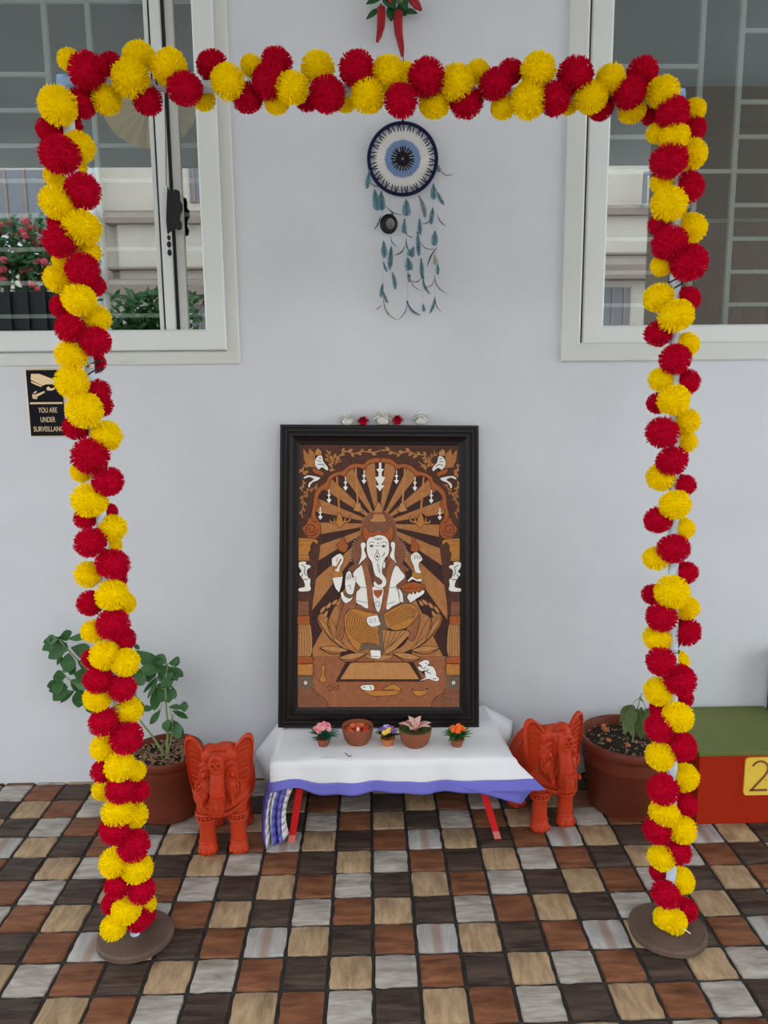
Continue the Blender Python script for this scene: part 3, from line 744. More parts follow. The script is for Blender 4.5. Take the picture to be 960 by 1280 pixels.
for mm in (0, 1):
    for j, (pth, n, w) in enumerate(((q(1, (425, 330), (370, 250), (430, 180), (560, 130), (720, 140), (915, 115)), 8, .0105), (q(1, (370, 240), (330, 110)), 2, .010), (q(1, (85, 260), (70, 330), (110, 380)), 3, .009),
                                   (q(1, (230, 480), (140, 560), (90, 600), (70, 700), (75, 850)), 6, .0095), (q(1, (75, 440), (70, 560)), 2, .008), (q(1, (420, 270), (500, 230)), 1, .009))):
        vine(mir(pth) if mm else pth, n, w, j).build('creeper', M['w_tan' if j % 2 else 'w_tan2'], panel, smooth=False, local=True)
# --- flying attendants in the corners
for nm, pts, m, ly in (('wing', q(1, (80, 95), (135, 160), (145, 85), (205, 150), (215, 300), (120, 290), (85, 200)), 'w_tan', 3), ('wing', q(1, (240, 90), (280, 130), (275, 165), (215, 165), (210, 125)), 'w_tan2', 4),
                       ('flyer_body', arcsmooth(q(1, (205, 230), (240, 175), (285, 175), (300, 235), (350, 300), (340, 335), (285, 300), (250, 322), (215, 285)), 2), 'ivory', 5),
                       ('flyer_skirt', q(1, (180, 320), (200, 305), (250, 330), (300, 355), (290, 395), (215, 365), (185, 345)), 'w_orange', 6),
                       ('flyer_legs', q(1, (85, 405), (130, 385), (195, 392), (268, 412), (240, 440), (185, 462), (160, 490), (152, 518), (132, 512), (140, 470), (195, 425), (150, 405), (88, 425)), 'ivory', 5)):
    both(nm, pts, m, ly)
ll = [q(1, (235, 225), (275, 235)), q(1, (235, 270), (290, 265), (310, 290)), q(1, (250, 200), (275, 200))]
lines('flyer_lines', ll+[mir(z) for z in ll], .002, 'ink', 6)
# --- hanging ornaments, bells and lamps
def spade(x, y0, y1, s_):
    L = y1-y0
    return [[(x-5*s_, y0), (x+5*s_, y0), (x+5*s_, y0+.35*L), (x+22*s_, y0+.38*L), (x+6*s_, y0+.50*L), (x+6*s_, y0+.68*L), (x+26*s_, y0+.74*L), (x+14*s_, y0+.86*L), (x, y1), (x-14*s_, y0+.86*L), (x-26*s_, y0+.74*L), (x-6*s_, y0+.68*L),
             (x-6*s_, y0+.50*L), (x-22*s_, y0+.38*L), (x-5*s_, y0+.35*L)]]
for (x, a, b) in ((742, 330, 480), (540, 400, 555), (360, 540, 690), (265, 735, 870)):
    both('pendant', q(1, *spade(x, a, b, 1)[0]), 'ivory', 3)
piece('pendant', q(1, (905, 235), (932, 235), (930, 310), (960, 320), (935, 350), (935, 395), (972, 410), (945, 465), (930, 490), (965, 500), (935, 530), (915, 560), (895, 530), (868, 500), (905, 490), (890, 465), (862, 410), (900, 395), (900, 350), (875, 320), (905, 310)), 'ivory', 3)
both('lamp_chain', q(1, (436, 400), (455, 400), (485, 800), (465, 800)), 'w_gold', 3)
both('hanging_lamp', q(1, (362, 815), (372, 870), (405, 895), (420, 830), (435, 895), (445, 845), (472, 790), (505, 845), (515, 890), (540, 830), (548, 885), (575, 870), (590, 815), (598, 870), (580, 895), (520, 915), (478, 958), (440, 915), (370, 905)), 'w_gold', 4)
both('bell_chain', q(1, (642, 305), (660, 305), (682, 690), (664, 690)), 'w_tan2', 3)
both('hanging_bell', q(1, (650, 688), (700, 688), (712, 735), (738, 760), (690, 785), (625, 765), (640, 735)), 'w_tan2', 4)
# --- halo, crown and head
hc = loc(473.3, 662)
piece('halo', circ(hc, .0545, 36, .058), 'w_brown', 3)
for j in range(26):
    a = -.1+(PI+.2)*j/25; piece('halo_bead', circ((hc[0]+.0545*math.cos(a), hc[1]+.058*math.sin(a)), .0021, 6), 'w_tan2', 4)
hood = arcsmooth(q(3, (720, 70), (660, 130), (610, 210), (600, 310), (640, 390), (560, 450), (640, 480), (760, 420), (760, 200)), 2)
XH = loc(473.2, 690)[0]
def mirh(p): return [(2*XH-u, v) for u, v in p]
for g in (hood, mirh(hood)): piece('hood', g, 'w_brown', 4)
for j in range(9):
    t = j/8; p = q(3, (655-60*math.sin(t*2.2), 110+t*250))[0]
    for g in ([p], mirh([p])): piece('hood_bead', circ(g[0], .0022, 6), 'beigef', 5)
piece('crown', q(1, (840, 800), (870, 730), (900, 675), (935, 730), (955, 800), (975, 855), (995, 872), (960, 895), (820, 895), (798, 872), (832, 850)), 'w_tan2', 6)
piece('crown_band', q(1, (845, 785), (950, 785), (955, 815), (840, 815)), 'w_terra', 7)
piece('headdress', arcsmooth(q(1, (735, 960), (765, 945), (800, 1000), (860, 1000), (895, 925), (935, 1000), (990, 1000), (1030, 945), (1060, 960), (1045, 1090), (900, 1110), (750, 1090)), 2), 'w_orange', 5)
piece('headdress_jewel', q(1, (850, 990), (895, 920), (940, 990)), 'w_grey', 6)
# body underlay
piece('robe', arcsmooth(c6((190, 420), (250, 380), (430, 380), (490, 420), (560, 500), (560, 620), (540, 760), (400, 830), (240, 830), (60, 830), (30, 720), (120, 620), (120, 500)), 2), 'w_brown', 5)
piece('sash_tail', c6((75, 700), (150, 660), (160, 760), (80, 800), (60, 1000), (5, 1010), (10, 900)), 'w_terra', 6)
piece('sash_tail', c6((590, 870), (655, 820), (670, 850), (640, 990), (600, 1030), (560, 960)), 'w_terra', 6)
piece('torso', arcsmooth(c6((135, 490), (190, 435), (206, 428), (235, 530), (250, 640), (262, 772), (200, 745), (162, 720), (165, 640), (195, 605), (160, 560)), 2), 'ivory', 7)
piece('torso', arcsmooth(c6((478, 425), (520, 470), (548, 505), (540, 535), (480, 590), (500, 620), (515, 690), (510, 725), (450, 755), (402, 780), (420, 640), (440, 520)), 2), 'ivory', 7)
piece('belly', arcsmooth(c6((290, 600), (375, 600), (375, 680), (350, 788), (325, 788), (300, 700)), 2), 'ivory', 7)
piece('collar_strip', c6((205, 415), (250, 405), (275, 520), (295, 640), (292, 782), (258, 772), (245, 620), (228, 520)), 'w_terra', 8)
piece('collar_strip', c6((470, 375), (478, 400), (440, 500), (418, 640), (400, 772), (368, 790), (385, 640), (400, 500), (425, 400)), 'w_terra', 8)
piece('pendant_jewel', c6((300, 625), (375, 620), (365, 660), (335, 692), (305, 660)), 'w_orange', 9)
piece('ear', arcsmooth(c6((196, 260), (212, 243), (235, 248), (238, 275), (226, 300), (242, 345), (236, 370), (205, 398), (178, 428), (186, 400), (200, 360), (203, 300)), 2), 'ivory', 8)
piece('ear', arcsmooth(c6((474, 255), (458, 237), (440, 245), (436, 270), (447, 300), (430, 345), (440, 368), (462, 392), (488, 417), (478, 385), (468, 350), (471, 300)), 2), 'ivory', 8)
head = arcsmooth(c6((248, 230), (268, 203), (300, 198), (335, 184), (380, 190), (408, 212), (424, 250), (424, 310), (415, 345), (395, 368), (385, 395), (372, 440), (370, 490), (392, 520), (404, 558), (390, 595), (352, 608), (312, 598), (300, 568),
                    (312, 552), (328, 574), (350, 580), (368, 566), (366, 546), (345, 528), (315, 508), (300, 465), (286, 400), (262, 365), (248, 320), (244, 270)), 2)
piece('head', head, 'ivory', 9)
piece('tusk', c6((375, 415), (395, 395), (392, 440), (378, 455)), 'ivory', 9)
ek = [c6((268, 272), (280, 264), (298, 266), (305, 275)), c6((360, 275), (372, 266), (390, 268), (402, 272)), c6((272, 279), (298, 281)), c6((362, 282), (396, 279)), c6((262, 250), (285, 238), (305, 245)), c6((360, 245), (385, 238), (408, 250)),
      c6((300, 215), (335, 222), (375, 215)), c6((306, 205), (335, 212), (368, 205)), c6((318, 268), (335, 272), (348, 268)), c6((365, 360), (385, 340), (390, 322))]
lines('face_lines', ek, .0014, 'ink', 10)
for (x, y, r) in ((335, 250, 5), (335, 215, 5), (284, 272, 8), (380, 274, 8), (330, 355, 9), (290, 342, 3), (380, 338, 3), (334, 415, 5), (338, 440, 5), (345, 465, 5), (350, 486, 4)):
    piece('face_mark', circ(c6((x, y))[0], r*.00038, 8), 'ink', 11)
rg = [c6((330+20*math.cos(a), 355+26*math.sin(a)))[0] for a in [j*.45 for j in range(15)]]
tl = [c6((322, 300), (322, 330)), c6((338, 300), (338, 330)), c6((322, 385), (340, 395)), c6((325, 430), (348, 428)), c6((330, 455), (352, 450)), c6((338, 478), (358, 470))]
lines('trunk_marks', [rg]+tl, .0012, 'ink', 10)
lines('belly_lines', [c6((310, 740), (325, 715), (345, 720), (350, 745), (330, 755), (325, 738)), c6((165, 705), (200, 715), (250, 725)), c6((190, 600), (245, 605)), c6((425, 605), (480, 600)), c6((410, 735), (470, 715)), c6((485, 610), (505, 650), (505, 690)), c6((250, 420), (285, 500), (300, 560)), c6((265, 415), (295, 480))], .0012, 'ink', 9)
# arms and what the hands hold
for nm, pts, m, ly in (('axe', q(3, (440, 180), (470, 160), (510, 90), (545, 165), (570, 185), (555, 240), (525, 265), (470, 245)), 'w_orange', 6),
    ('hand', q(3, (390, 335), (440, 295), (485, 278), (520, 320), (515, 370), (480, 430), (470, 478), (425, 468), (435, 420), (395, 410)), 'ivory', 8), ('bracelet', q(3, (405, 480), (500, 470), (512, 520), (415, 540)), 'w_gold', 9),
    ('forearm', q(3, (395, 545), (510, 528), (495, 630), (470, 702), (430, 655)), 'ivory', 8), ('axe_handle', q(3, (425, 440), (485, 330), (500, 340), (445, 450)), 'w_tan', 9),
    ('hand', arcsmooth(q(3, (535, 620), (540, 540), (552, 490), (580, 468), (605, 495), (615, 540), (640, 530), (655, 550), (645, 620), (625, 710), (590, 725), (552, 700)), 2), 'ivory', 9),
    ('forearm', q(3, (485, 712), (510, 690), (530, 740), (580, 765), (622, 745), (600, 790), (545, 822), (508, 790)), 'ivory', 8), ('bracelet', q(3, (525, 700), (550, 715), (620, 728), (618, 755), (580, 770), (535, 750)), 'w_grey', 9),
    ('goad', q(4, (375, 250), (385, 180), (410, 85), (430, 150), (465, 200), (455, 262)), 'w_orange', 6), ('hand', arcsmooth(q(4, (380, 300), (430, 262), (475, 285), (505, 345), (470, 380), (472, 440), (492, 490), (430, 482), (412, 420), (382, 350)), 2), 'ivory', 8),
    ('bracelet', q(4, (400, 478), (500, 490), (500, 545), (440, 552), (390, 528)), 'w_gold', 7), ('forearm', q(4, (342, 575), (390, 528), (440, 556), (500, 552), (495, 582), (440, 580), (400, 560), (352, 588)), 'ivory', 8),
    ('sweet_bowl', arcsmooth(q(4, (270, 650), (320, 610), (420, 588), (525, 625), (540, 652), (480, 690), (400, 705), (330, 700)), 2), 'w_orange', 8),
    ('hand', q(4, (335, 750), (368, 705), (385, 725), (405, 695), (425, 720), (448, 690), (465, 705), (500, 680), (528, 680), (520, 715), (440, 770), (375, 812)), 'ivory', 9), ('forearm', q(4, (238, 660), (262, 670), (290, 720), (298, 812), (262, 800), (250, 740)), 'ivory', 8),
    ('sleeve', q(4, (285, 690), (340, 700), (330, 760), (370, 815), (300, 815)), 'w_grey', 7)):
    piece(nm, pts, m, ly)
lines('finger_lines', [q(3, (572, 500), (575, 560)), q(3, (590, 500), (596, 560)), q(3, (556, 530), (560, 570)), q(3, (560, 640), (590, 620), (595, 670)), q(3, (620, 560), (640, 560)), q(4, (420, 290), (425, 340)), q(4, (445, 290), (452, 335)), q(4, (470, 305), (476, 340)), q(3, (455, 320), (440, 370)), q(4, (285, 660), (420, 655), (530, 650))], .0013, 'ink', 10)
# --- lotus, legs, platform
_pe = q(5, (545, 585), (433, 803)); piece('platform_edge', _pe+mir(_pe)[::-1], 'w_dark', 3)
_pe = q(5, (600, 595), (482, 776)); piece('platform_top', _pe+mir(_pe)[::-1], 'w_tan2', 4)
lotus = arcsmooth(q(5, (230, 110), (300, 60), (360, 120), (450, 60), (600, 330), (700, 440), (900, 480), (960, 500), (960, 600), (840, 570), (640, 480), (480, 400), (320, 290)), 2)
both('lotus_base', lotus, 'w_tan', 3)
both('lotus_petal', leafpoly(q(5, (225, 75))[0], q(5, (590, 480))[0], .017, 10, -.006), 'w_tan2', 4)
both('lotus_petal', leafpoly(q(5, (360, 90))[0], q(5, (520, 400))[0], .017, 10, -.006), 'w_tan', 5)
both('lotus_petal', leafpoly(q(5, (258, 432))[0], q(5, (590, 465))[0], .0165, 10, .0), 'w_tan2', 5)
both('lotus_petal', leafpoly(q(5, (465, 545))[0], q(5, (775, 490))[0], .0175, 10, -.002), 'w_tan2', 6)
piece('lotus_petal', leafpoly(q(5, (745, 520))[0], q(6, (200, 520))[0], .022, 10, -.004), 'w_tan2', 6)
for a, b in (((260, 60), (330, -30)), ((330, 10), (390, -70)), ((390, -30), (460, -100)), ((300, 110), (350, 20)), ((440, -20), (490, -90))):
    both('lotus_petal', leafpoly(q(5, a)[0], q(5, b)[0], .0105, 8), 'w_tan2', 4)
pl = [q(5, (235, 95), (300, 230), (400, 360), (575, 470)), q(5, (260, 440), (400, 505), (570, 470)), q(5, (470, 550), (600, 600), (770, 500)), q(5, (360, 100), (345, 200), (420, 350))]
lines('petal_lines', pl+[mir(z) for z in pl], .0016, 'w_dark', 7)
piece('dhoti', arcsmooth(c6((65, 850), (90, 800), (140, 772), (250, 800), (350, 822), (345, 900), (335, 960), (352, 1100), (250, 1092), (180, 1112), (120, 1050), (80, 960)), 2), 'w_gold', 8)
piece('dhoti', arcsmooth(c6((380, 822), (440, 780), (520, 742), (600, 734), (658, 785), (640, 850), (560, 925), (480, 945), (420, 925), (385, 880)), 2), 'w_gold', 8)
piece('dhoti_fall', c6((365, 940), (470, 950), (560, 945), (590, 975), (480, 1090), (385, 1140)), 'w_tan2', 7)
fl_ = []
for j in range(9):
    k = .95-.085*j
    fl_.append(c6(*[(312+238*k*math.cos(a), 885+192*k*math.sin(a)) for a in [math.radians(212-128*s_/7) for s_ in range(8)]]))
for j in range(7):
    t = j/6; fl_.append(c6((392+40*t, 835+78*t), (470+25*t, 790+95*t), (560+20*t, 752+100*t), (648-20*t, 790+55*t)))
for j in range(5): fl_.append(c6((400+40*j, 950), (385+32*j, 1040-10*j), (372+16*j, 1120-12*j)))
lines('dhoti_folds', fl_, .0019, 'foldln', 9)
piece('sash', c6((335, 820), (385, 828), (400, 900), (425, 930), (372, 935), (378, 1040), (392, 1130), (365, 1150), (345, 1050), (335, 930)), 'w_grey', 9)
piece('hem_band', c6((200, 1050), (270, 1040), (350, 1065), (352, 1105), (250, 1095), (180, 1112)), 'w_grey', 9)
piece('hand', arcsmooth(c6((250, 842), (300, 828), (332, 828), (350, 878), (358, 898), (310, 915), (275, 912), (250, 885)), 2), 'ivory', 10)
piece('foot', c6((275, 1102), (356, 1106), (356, 1160), (340, 1172), (282, 1165)), 'ivory', 10)
lines('toe_lines', [c6((285, 1150), (345, 1156)), c6((262, 860), (290, 862)), c6((262, 878), (292, 880)), c6((310, 845), (315, 880))], .0013, 'ink', 11)
# --- mouse, offerings
piece('mouse', arcsmooth(q(6, (462, 600), (500, 580), (530, 565), (570, 572), (582, 600), (562, 625), (620, 640), (655, 700), (660, 740), (690, 768), (672, 797), (620, 790), (570, 772), (500, 790), (478, 785), (540, 758), (528, 700), (550, 672), (500, 690), (460, 662), (465, 635), (500, 635)), 2), 'ivory', 5)
lines('mouse_lines', [q(6, (485, 635), (515, 660), (545, 640)), q(6, (540, 690), (600, 715)), q(6, (575, 660), (555, 690)), q(6, (620, 772), (655, 768)), q(6, (535, 600), (550, 605))], .002, 'ink', 6)
piece('pot_of_offering', arcsmooth(q(5, (700, 860), (740, 838), (800, 835), (848, 845), (845, 895), (750, 898)), 2), 'ivory', 4)
lines('offering_lines', [q(5, (730, 865), (760, 862)), q(5, (800, 850), (825, 870), (810, 885))], .002, 'ink', 5)
piece('tray', arcsmooth(q(5, (750, 905), (950, 900), (1120, 895), (1150, 880), (1130, 920), (1060, 950), (860, 960), (780, 935)), 2), 'w_gold', 4)
piece('fruit', arcsmooth(q(5, (850, 895), (880, 840), (905, 820), (930, 850), (945, 895)), 2), 'w_orange', 5)
piece('banana', arcsmooth(q(6, (80, 895), (130, 850), (200, 830), (275, 885), (220, 905), (180, 885)), 2), 'w_gold', 5)
piece('pot_of_offering', arcsmooth(q(6, (390, 880), (430, 900), (530, 895), (565, 865), (545, 930), (500, 955), (430, 950)), 2), 'w_gold', 4)
piece('small_bell', q(5, (285, 625), (312, 625), (310, 730), (330, 770), (320, 810), (270, 810), (255, 770), (280, 730)), 'w_gold', 4)
lines('shell_lines', [q(5, (335, 870), (370, 840), (400, 870), (380, 905), (340, 890)), q(5, (410, 880), (440, 850), (470, 850), (450, 890), (420, 895))], .0016, 'w_dark', 4)

# flowers laid on the top rail
def bloom(name, label, mt, c, r, n, grp=None, flat=.75):
    t = thing(name, label, 'flower', c-Vector((0, 0, r*flat*.8)), 0, grp); rnd = random.Random(int(c.x*1e4)); mb = MB()
    for i in range(n):
        z = 1-1.5*(i+.5)/n; a = i*2.4+rnd.uniform(-.2, .2); rr = math.sqrt(max(0, 1-z*z))
        d = Vector((rr*math.cos(a), rr*math.sin(a), z*flat)); mb.leaf(c+d*r*.15, c+d*r*rnd.uniform(.85, 1.1), r*.42, (0, 0, 1) if abs(d.z) < .8 else (0, -1, 0), r*.15)
    mb.build('petals', M[mt], t, fixn=False); MB().ell(c-Vector((0, 0, r*flat*.35)), (r*.55, r*.55, r*flat*.45), 10, 6).build('calyx', M[mt], t)
    return t
topy = -.022
for (x, y, r, mt, lab) in ((434, 526, .029, 'whitefl', 'white flower on the picture frame, left of both red ones'), (454, 529, .021, 'red', 'red flower on the picture frame, between the two bushy white ones'), (479, 525, .033, 'whitefl', 'largest white flower on the picture frame, between two red ones'),
                           (497, 528, .022, 'red', 'red flower on the picture frame, next to the isolated white bloom'), (526, 527, .028, 'whitefl', 'white flower on the picture frame, standing apart at the end')):
    c = atY(x, y, topy); c.z = max(c.z, PT.z+r*.62)
    bloom('cut_flower', lab, mt, c, r, 46, 'flowers on the picture frame')

# ================================================================== TABLE AND CLOTH
TZ = .25
tbl = thing('low_table', 'low table with splayed red legs hidden under a white cloth', 'table', (.055, -.2, 0))
MB().rbox((-.25, -.375, TZ-.018), (.365, -.03, TZ), .003).build('table_top', M['tabletop'], tbl, smooth=False)
def leg(xb, xt, yb, yt):
    d = MB(); w, t = .0155, .007
    for (xa, ya, za, xb_, yb_, zb, m) in ((xb, yb, 0, xb+(xt-xb)*.09, yb+(yt-yb)*.09, .022, 1), (xb+(xt-xb)*.09, yb+(yt-yb)*.09, .022, xt, yt, TZ-.018, 0)):
        mb = MB(); mb.add([(xa-w/1.6, ya-t, za), (xa+w/1.6, ya-t, za), (xa+w/1.6, ya+t, za), (xa-w/1.6, ya+t, za), (xb_-w/1.6, yb_-t, zb), (xb_+w/1.6, yb_-t, zb), (xb_+w/1.6, yb_+t, zb), (xb_-w/1.6, yb_+t, zb)],
                          [(3, 2, 1, 0), (4, 5, 6, 7), (0, 1, 5, 4), (1, 2, 6, 5), (2, 3, 7, 6), (3, 0, 4, 7)])
        d = mb.build('leg' if not m else 'worn_foot', M['redpaint' if not m else 'redtip'], tbl, smooth=False)
leg(-.230, -.190, -.362, -.345); leg(.357, .290, -.366, -.345); leg(-.225, -.19, -.05, -.07); leg(.35, .29, -.05, -.07)
MB().box((-.19, -.36, TZ-.05), (.29, -.335, TZ-.018)).build('apron', M['redpaint'], tbl, smooth=False)
clo = thing('tablecloth', 'white cotton cloth with violet blue hem draped over the low table', 'tablecloth', (.055, -.2, TZ))
def wr(x, y, a=.0036): return noise.noise(Vector((x*9, y*9, .3)))*a+noise.noise(Vector((x*24, y*24, 1.3)))*a*.5
NU = 60
def sheet_pt(u, v):
    # v 0..1 back to front edge on the table, 1..2 the drop with the hem at the end
    x = -.262+u*(.372+.262)-max(0, .1-u)/.1*.018*min(v, 1)
    if v <= 1:
        xr = x+max(0, u-.8)/.2*.022*v
        y = -.03-.35*v; z = TZ+.004+abs(wr(x, y))*1.2
        return Vector((xr, y, z))
    t = v-1; hang = .076+.006*math.sin(u*9+1)+.008*math.sin(u*4.2)-.030*math.exp(-((u-.07)/.07)**2)+.012*max(0, u-.8)/.2
    a = min(1, t/.18)*PI/2
    y = -.38-.010*math.sin(a)-.012*t-.006*math.sin(u*23+.5)*t-.004*math.sin(u*41)*t
    z = TZ+.004-.010*(1-math.cos(a))-max(0, t-.1)*hang
    xo = max(0, u-.8)/.2
    return Vector((x+xo*(.022+.075*t*xo), y-.03*xo*t, z+.012*xo*t))
vs_ = [i/14 for i in range(15)]+[1+.06*k for k in range(1, 12)]+[1.70]
rows = [[sheet_pt(j/NU, v) for j in range(NU+1)] for v in vs_]
cm = MB(); cm.grid(rows)
hm = MB(); hv = [1.70, 1.78, 1.86, 1.94, 2.02, 2.1]
hm.grid([[sheet_pt(j/NU, v)+Vector((0, -.0006, 0)) for j in range(NU+1)] for v in hv])
# side drape on the left, gathered into pleats at its front end
top = [Vector((-.260, -.03-.35*i/10, TZ+.003)) for i in range(11)]
bot = [Vector((-.325+.012*i/10+.004*math.sin(i*1.9), -.05-.31*i/10, .035-.02*i/10)) for i in range(11)]
pleat_t = [Vector((-.262+.0062*k, -.388-.002*(k % 2), TZ-.012-.006*k)) for k in range(1, 9)]
pleat_b = [Vector(q_) for q_ in ((-.296, -.405, .004), (-.285, -.366, .022), (-.279, -.398, .010), (-.262, -.372, .004), (-.258, -.402, .014), (-.244, -.370, .022), (-.250, -.392, .020), (-.236, -.375, .032))]
T_ = top+pleat_t; B_ = bot+pleat_b; n_ = len(T_)
def drape(a, b, s_): 
    m_ = a.lerp(b, s_); m_.x -= .016*math.sin(PI*s_); return m_
R_ = [[drape(T_[i], B_[i], s_/8) for i in range(n_)] for s_ in range(9)]
for s_ in range(8):
    for i in range(n_-1):
        blue = (s_ >= 7 and i < 10) or i in (10, 13, 14, 15) or (i == 9 and s_ > 1)
        (hm if blue else cm).add([R_[s_][i], R_[s_][i+1], R_[s_+1][i+1], R_[s_+1][i]], [(0, 1, 2, 3)])
# loose corners at the back and at the right end
def flap(mb, A, B, C_, D, n=6, bul=.01):
    mb.grid([[(A.lerp(B, j/n)).lerp(D.lerp(C_, j/n), i/n)+Vector((0, -bul*math.sin(PI*i/n)*math.sin(PI*j/n*1.5+.4), bul*.4*math.sin(2*PI*j/n)*i/n)) for j in range(n+1)] for i in range(n+1)])
V3 = lambda *a: Vector(a)
flap(cm, V3(-.26, -.22, TZ+.003), V3(-.26, -.03, TZ+.003), V3(-.372, -.045, .115), V3(-.31, -.21, .06))
flap(cm, V3(.368, -.26, TZ+.003), V3(.366, -.03, TZ+.003), V3(.462, -.03, .195), V3(.395, -.25, .16))
flap(cm, V3(.384, -.38, TZ+.003), V3(.368, -.26, TZ+.003), V3(.395, -.25, .16), V3(.412, -.375, .185), bul=.003)
a_, b_, c_, d_ = atY(578, 984, -.412), atY(664, 989, -.425), atY(652, 1005, -.425), atY(600, 992, -.415)
flap(hm, a_, b_, c_, d_, 5, .003)
ob = cm.build('cloth_sheet', M['cloth'], clo); solid(ob, .0012)
ob = hm.build('hem', M['hem'], clo); solid(ob, .0018)
ss = [atY(x, y, -.045) for x, y in ((629, 921), (631, 911), (641, 903), (641, 920), (629, 921))]
MB().tube(ss, .0009, 5).build('stitching', M['thread' if 0 else 'wire'], clo)

# ---- small things on the cloth
CZ = TZ+.006
def mini_pot(label, x, y, s_, potm, leafm, flm, nf, nl, grp='tiny pots of artificial flowers'):
    c = atZ(x, y, CZ); c.y += .02*s_; c.z = CZ-.001
    t = thing('miniature_flowerpot', label, 'flowerpot', c, 0, grp); rnd = random.Random(int(x))
    MB().lathe([(0, 0), (.0145, 0), (.019, .017), (.021, .0175), (.0215, .023), (.019, .023), (.018, .019), (0, .019)], c, 20, False).build('pot', M[potm], t)
    g = MB()
    for i in range(nl):
        a = i*2.4; e = rnd.uniform(.15, 1.1); d = Vector((math.cos(a)*math.cos(e), math.sin(a)*math.cos(e), math.sin(e)*.8))
        b = c+Vector((0, 0, .022)); g.leaf(b+d*.004, b+d*rnd.uniform(.046, .060)*s_, .0095, (0, 0, 1), .003, .2, 4, 'el')
    o = g.build('foliage', M[leafm], t, fixn=False); o['kind'] = 'stuff'
    for i in range(nf):
        a = i*2.4+.5; r = .024*math.sqrt((i+.3)/nf)*s_; p = c+Vector((r*math.cos(a), r*.75*math.sin(a)-.006, .044*s_+.016*(1-r/.03)+.008+rnd.uniform(-.003, .003)))
        m_ = flm[i % len(flm)]; b = MB()
        for k in range(5):
            an = 2*PI*k/5+i; b.ell(p+Vector((.0044*math.cos(an), -.0015, .0044*math.sin(an))), (.0042, .0034, .0042), 7, 5)
        b.ell(p+Vector((0, -.004, 0)), (.004, .0032, .004), 6, 5); b.build('blossom', M[m_], t)
        if i % 3 == 0: MB().tube([c+Vector((0, 0, .016)), p], .0008, 4).build('flower_stem', M[leafm], t)
    return t
mini_pot('tiny terracotta pot of pink roses with bluish leaves', 404, 935, 1.0, 'terra', 'fakegreen2', ['magenta', 'pinkpetal', 'magenta'], 13, 46)
mini_pot('tiny orange pot of purple, blue and yellow blooms between two bowls', 485, 934, .78, 'terra2', 'chilileaf', ['purple', 'bluefl', 'yelfl', 'magenta', 'purple'], 13, 26)
mini_pot('tiny terracotta pot of orange blooms with bright green leaves', 572, 935, .88, 'terra', 'fakegreen', ['orangefl', 'orangefl'], 9, 46)
def bowl(label, x, y, r, h):
    c = atZ(x, y, CZ); c.y += r*.72; c.z = CZ-.001
    t = thing('clay_bowl', label, 'bowl', c, 0, 'terracotta bowls on the cloth')
    MB().lathe([(0, 0), (r*.62, 0), (r*.85, h*.3), (r, h*.85), (r*1.0, h), (r*.93, h), (r*.90, h*.8), (r*.7, h*.35), (0, h*.3)], c, 36, False).build('bowl_wall', M['terra'], t)
    return t, c
b1, c1 = bowl('clay bowl with red wax and a white wick beside the pink roses', 447, 934, .0455, .052)
MB().lathe([(0, .034), (.0415, .034)], c1, 30, False).build('wax_fill', M['wax_red'], b1)
rnd = random.Random(4)
for j in range(7):
    a = j*.9+.3; p = c1+Vector((.027*math.cos(a), .027*math.sin(a), .039)); w_ = MB(); w_.ell(p, (.0115, .0115, .009), 10, 7)
    w_.leaf(p+Vector((-.009, -.004, .0)), p+Vector((.009, -.006, .008)), .010, (0, -1, .6)); w_.build('wax_rosebud', M['wax_or' if j % 3 else 'wax_red'], b1)
MB().lathe([(0, 0), (.011, .002), (.010, .012), (.004, .026), (0, .031)], c1+Vector((0, -.004, .034)), 14, False).build('red_cone', M['wax_red'], b1)
MB().lathe([(0, 0), (.0042, .003), (.0048, .008), (.002, .014), (0, .018)], c1+Vector((.002, -.016, .038)), 12, False).build('wick_flame', M['whitewax'], b1)
b2, c2 = bowl('clay bowl holding a pale pink lotus candle with green leaves', 520, 937, .0475, .05)
for j in range(9):
    a = 2*PI*j/9; d = Vector((math.cos(a), math.sin(a), 0)); p = c2+Vector((0, 0, .040))
    MB().leaf(p+d*.014, p+d*.048+Vector((0, 0, .008)), .028, (0, 0, 1), .003, .1, 6, 'el').build('green_leaf', M['chilileaf'], b2, fixn=False)
for j in range(9):
    a = 2*PI*j/9+.2; inn = j % 2; d = Vector((math.cos(a), math.sin(a)*.8, 0)); p = c2+Vector((0, 0, .045))
    o = MB().leaf(p+d*.003, p+d*(.028 if inn else .047)+Vector((0, 0, .034 if inn else .017)), .023, (0, 0, 1), .006, .35, 7, 'el').build('lotus_petal', M['palepink'], b2, fixn=False); solid(o, .0016)
MB().ell(c2+Vector((0, 0, .050)), (.008, .008, .006), 10, 7).build('lotus_heart', M['pinkpetal'], b2)
tw = thing('twig', 'short dark twig lying on the white cloth', 'twig', atZ(434, 944, CZ))
MB().tube([atZ(431.5, 941, CZ+.001), atZ(436, 945.5, CZ+.001)], .0011, 5).build('stalk', M['wire'], tw)
MB().tube([atZ(436, 945.5, CZ+.001), atZ(439.5, 944.5, CZ+.002)], .0008, 5).build('side_shoot', M['wire'], tw)
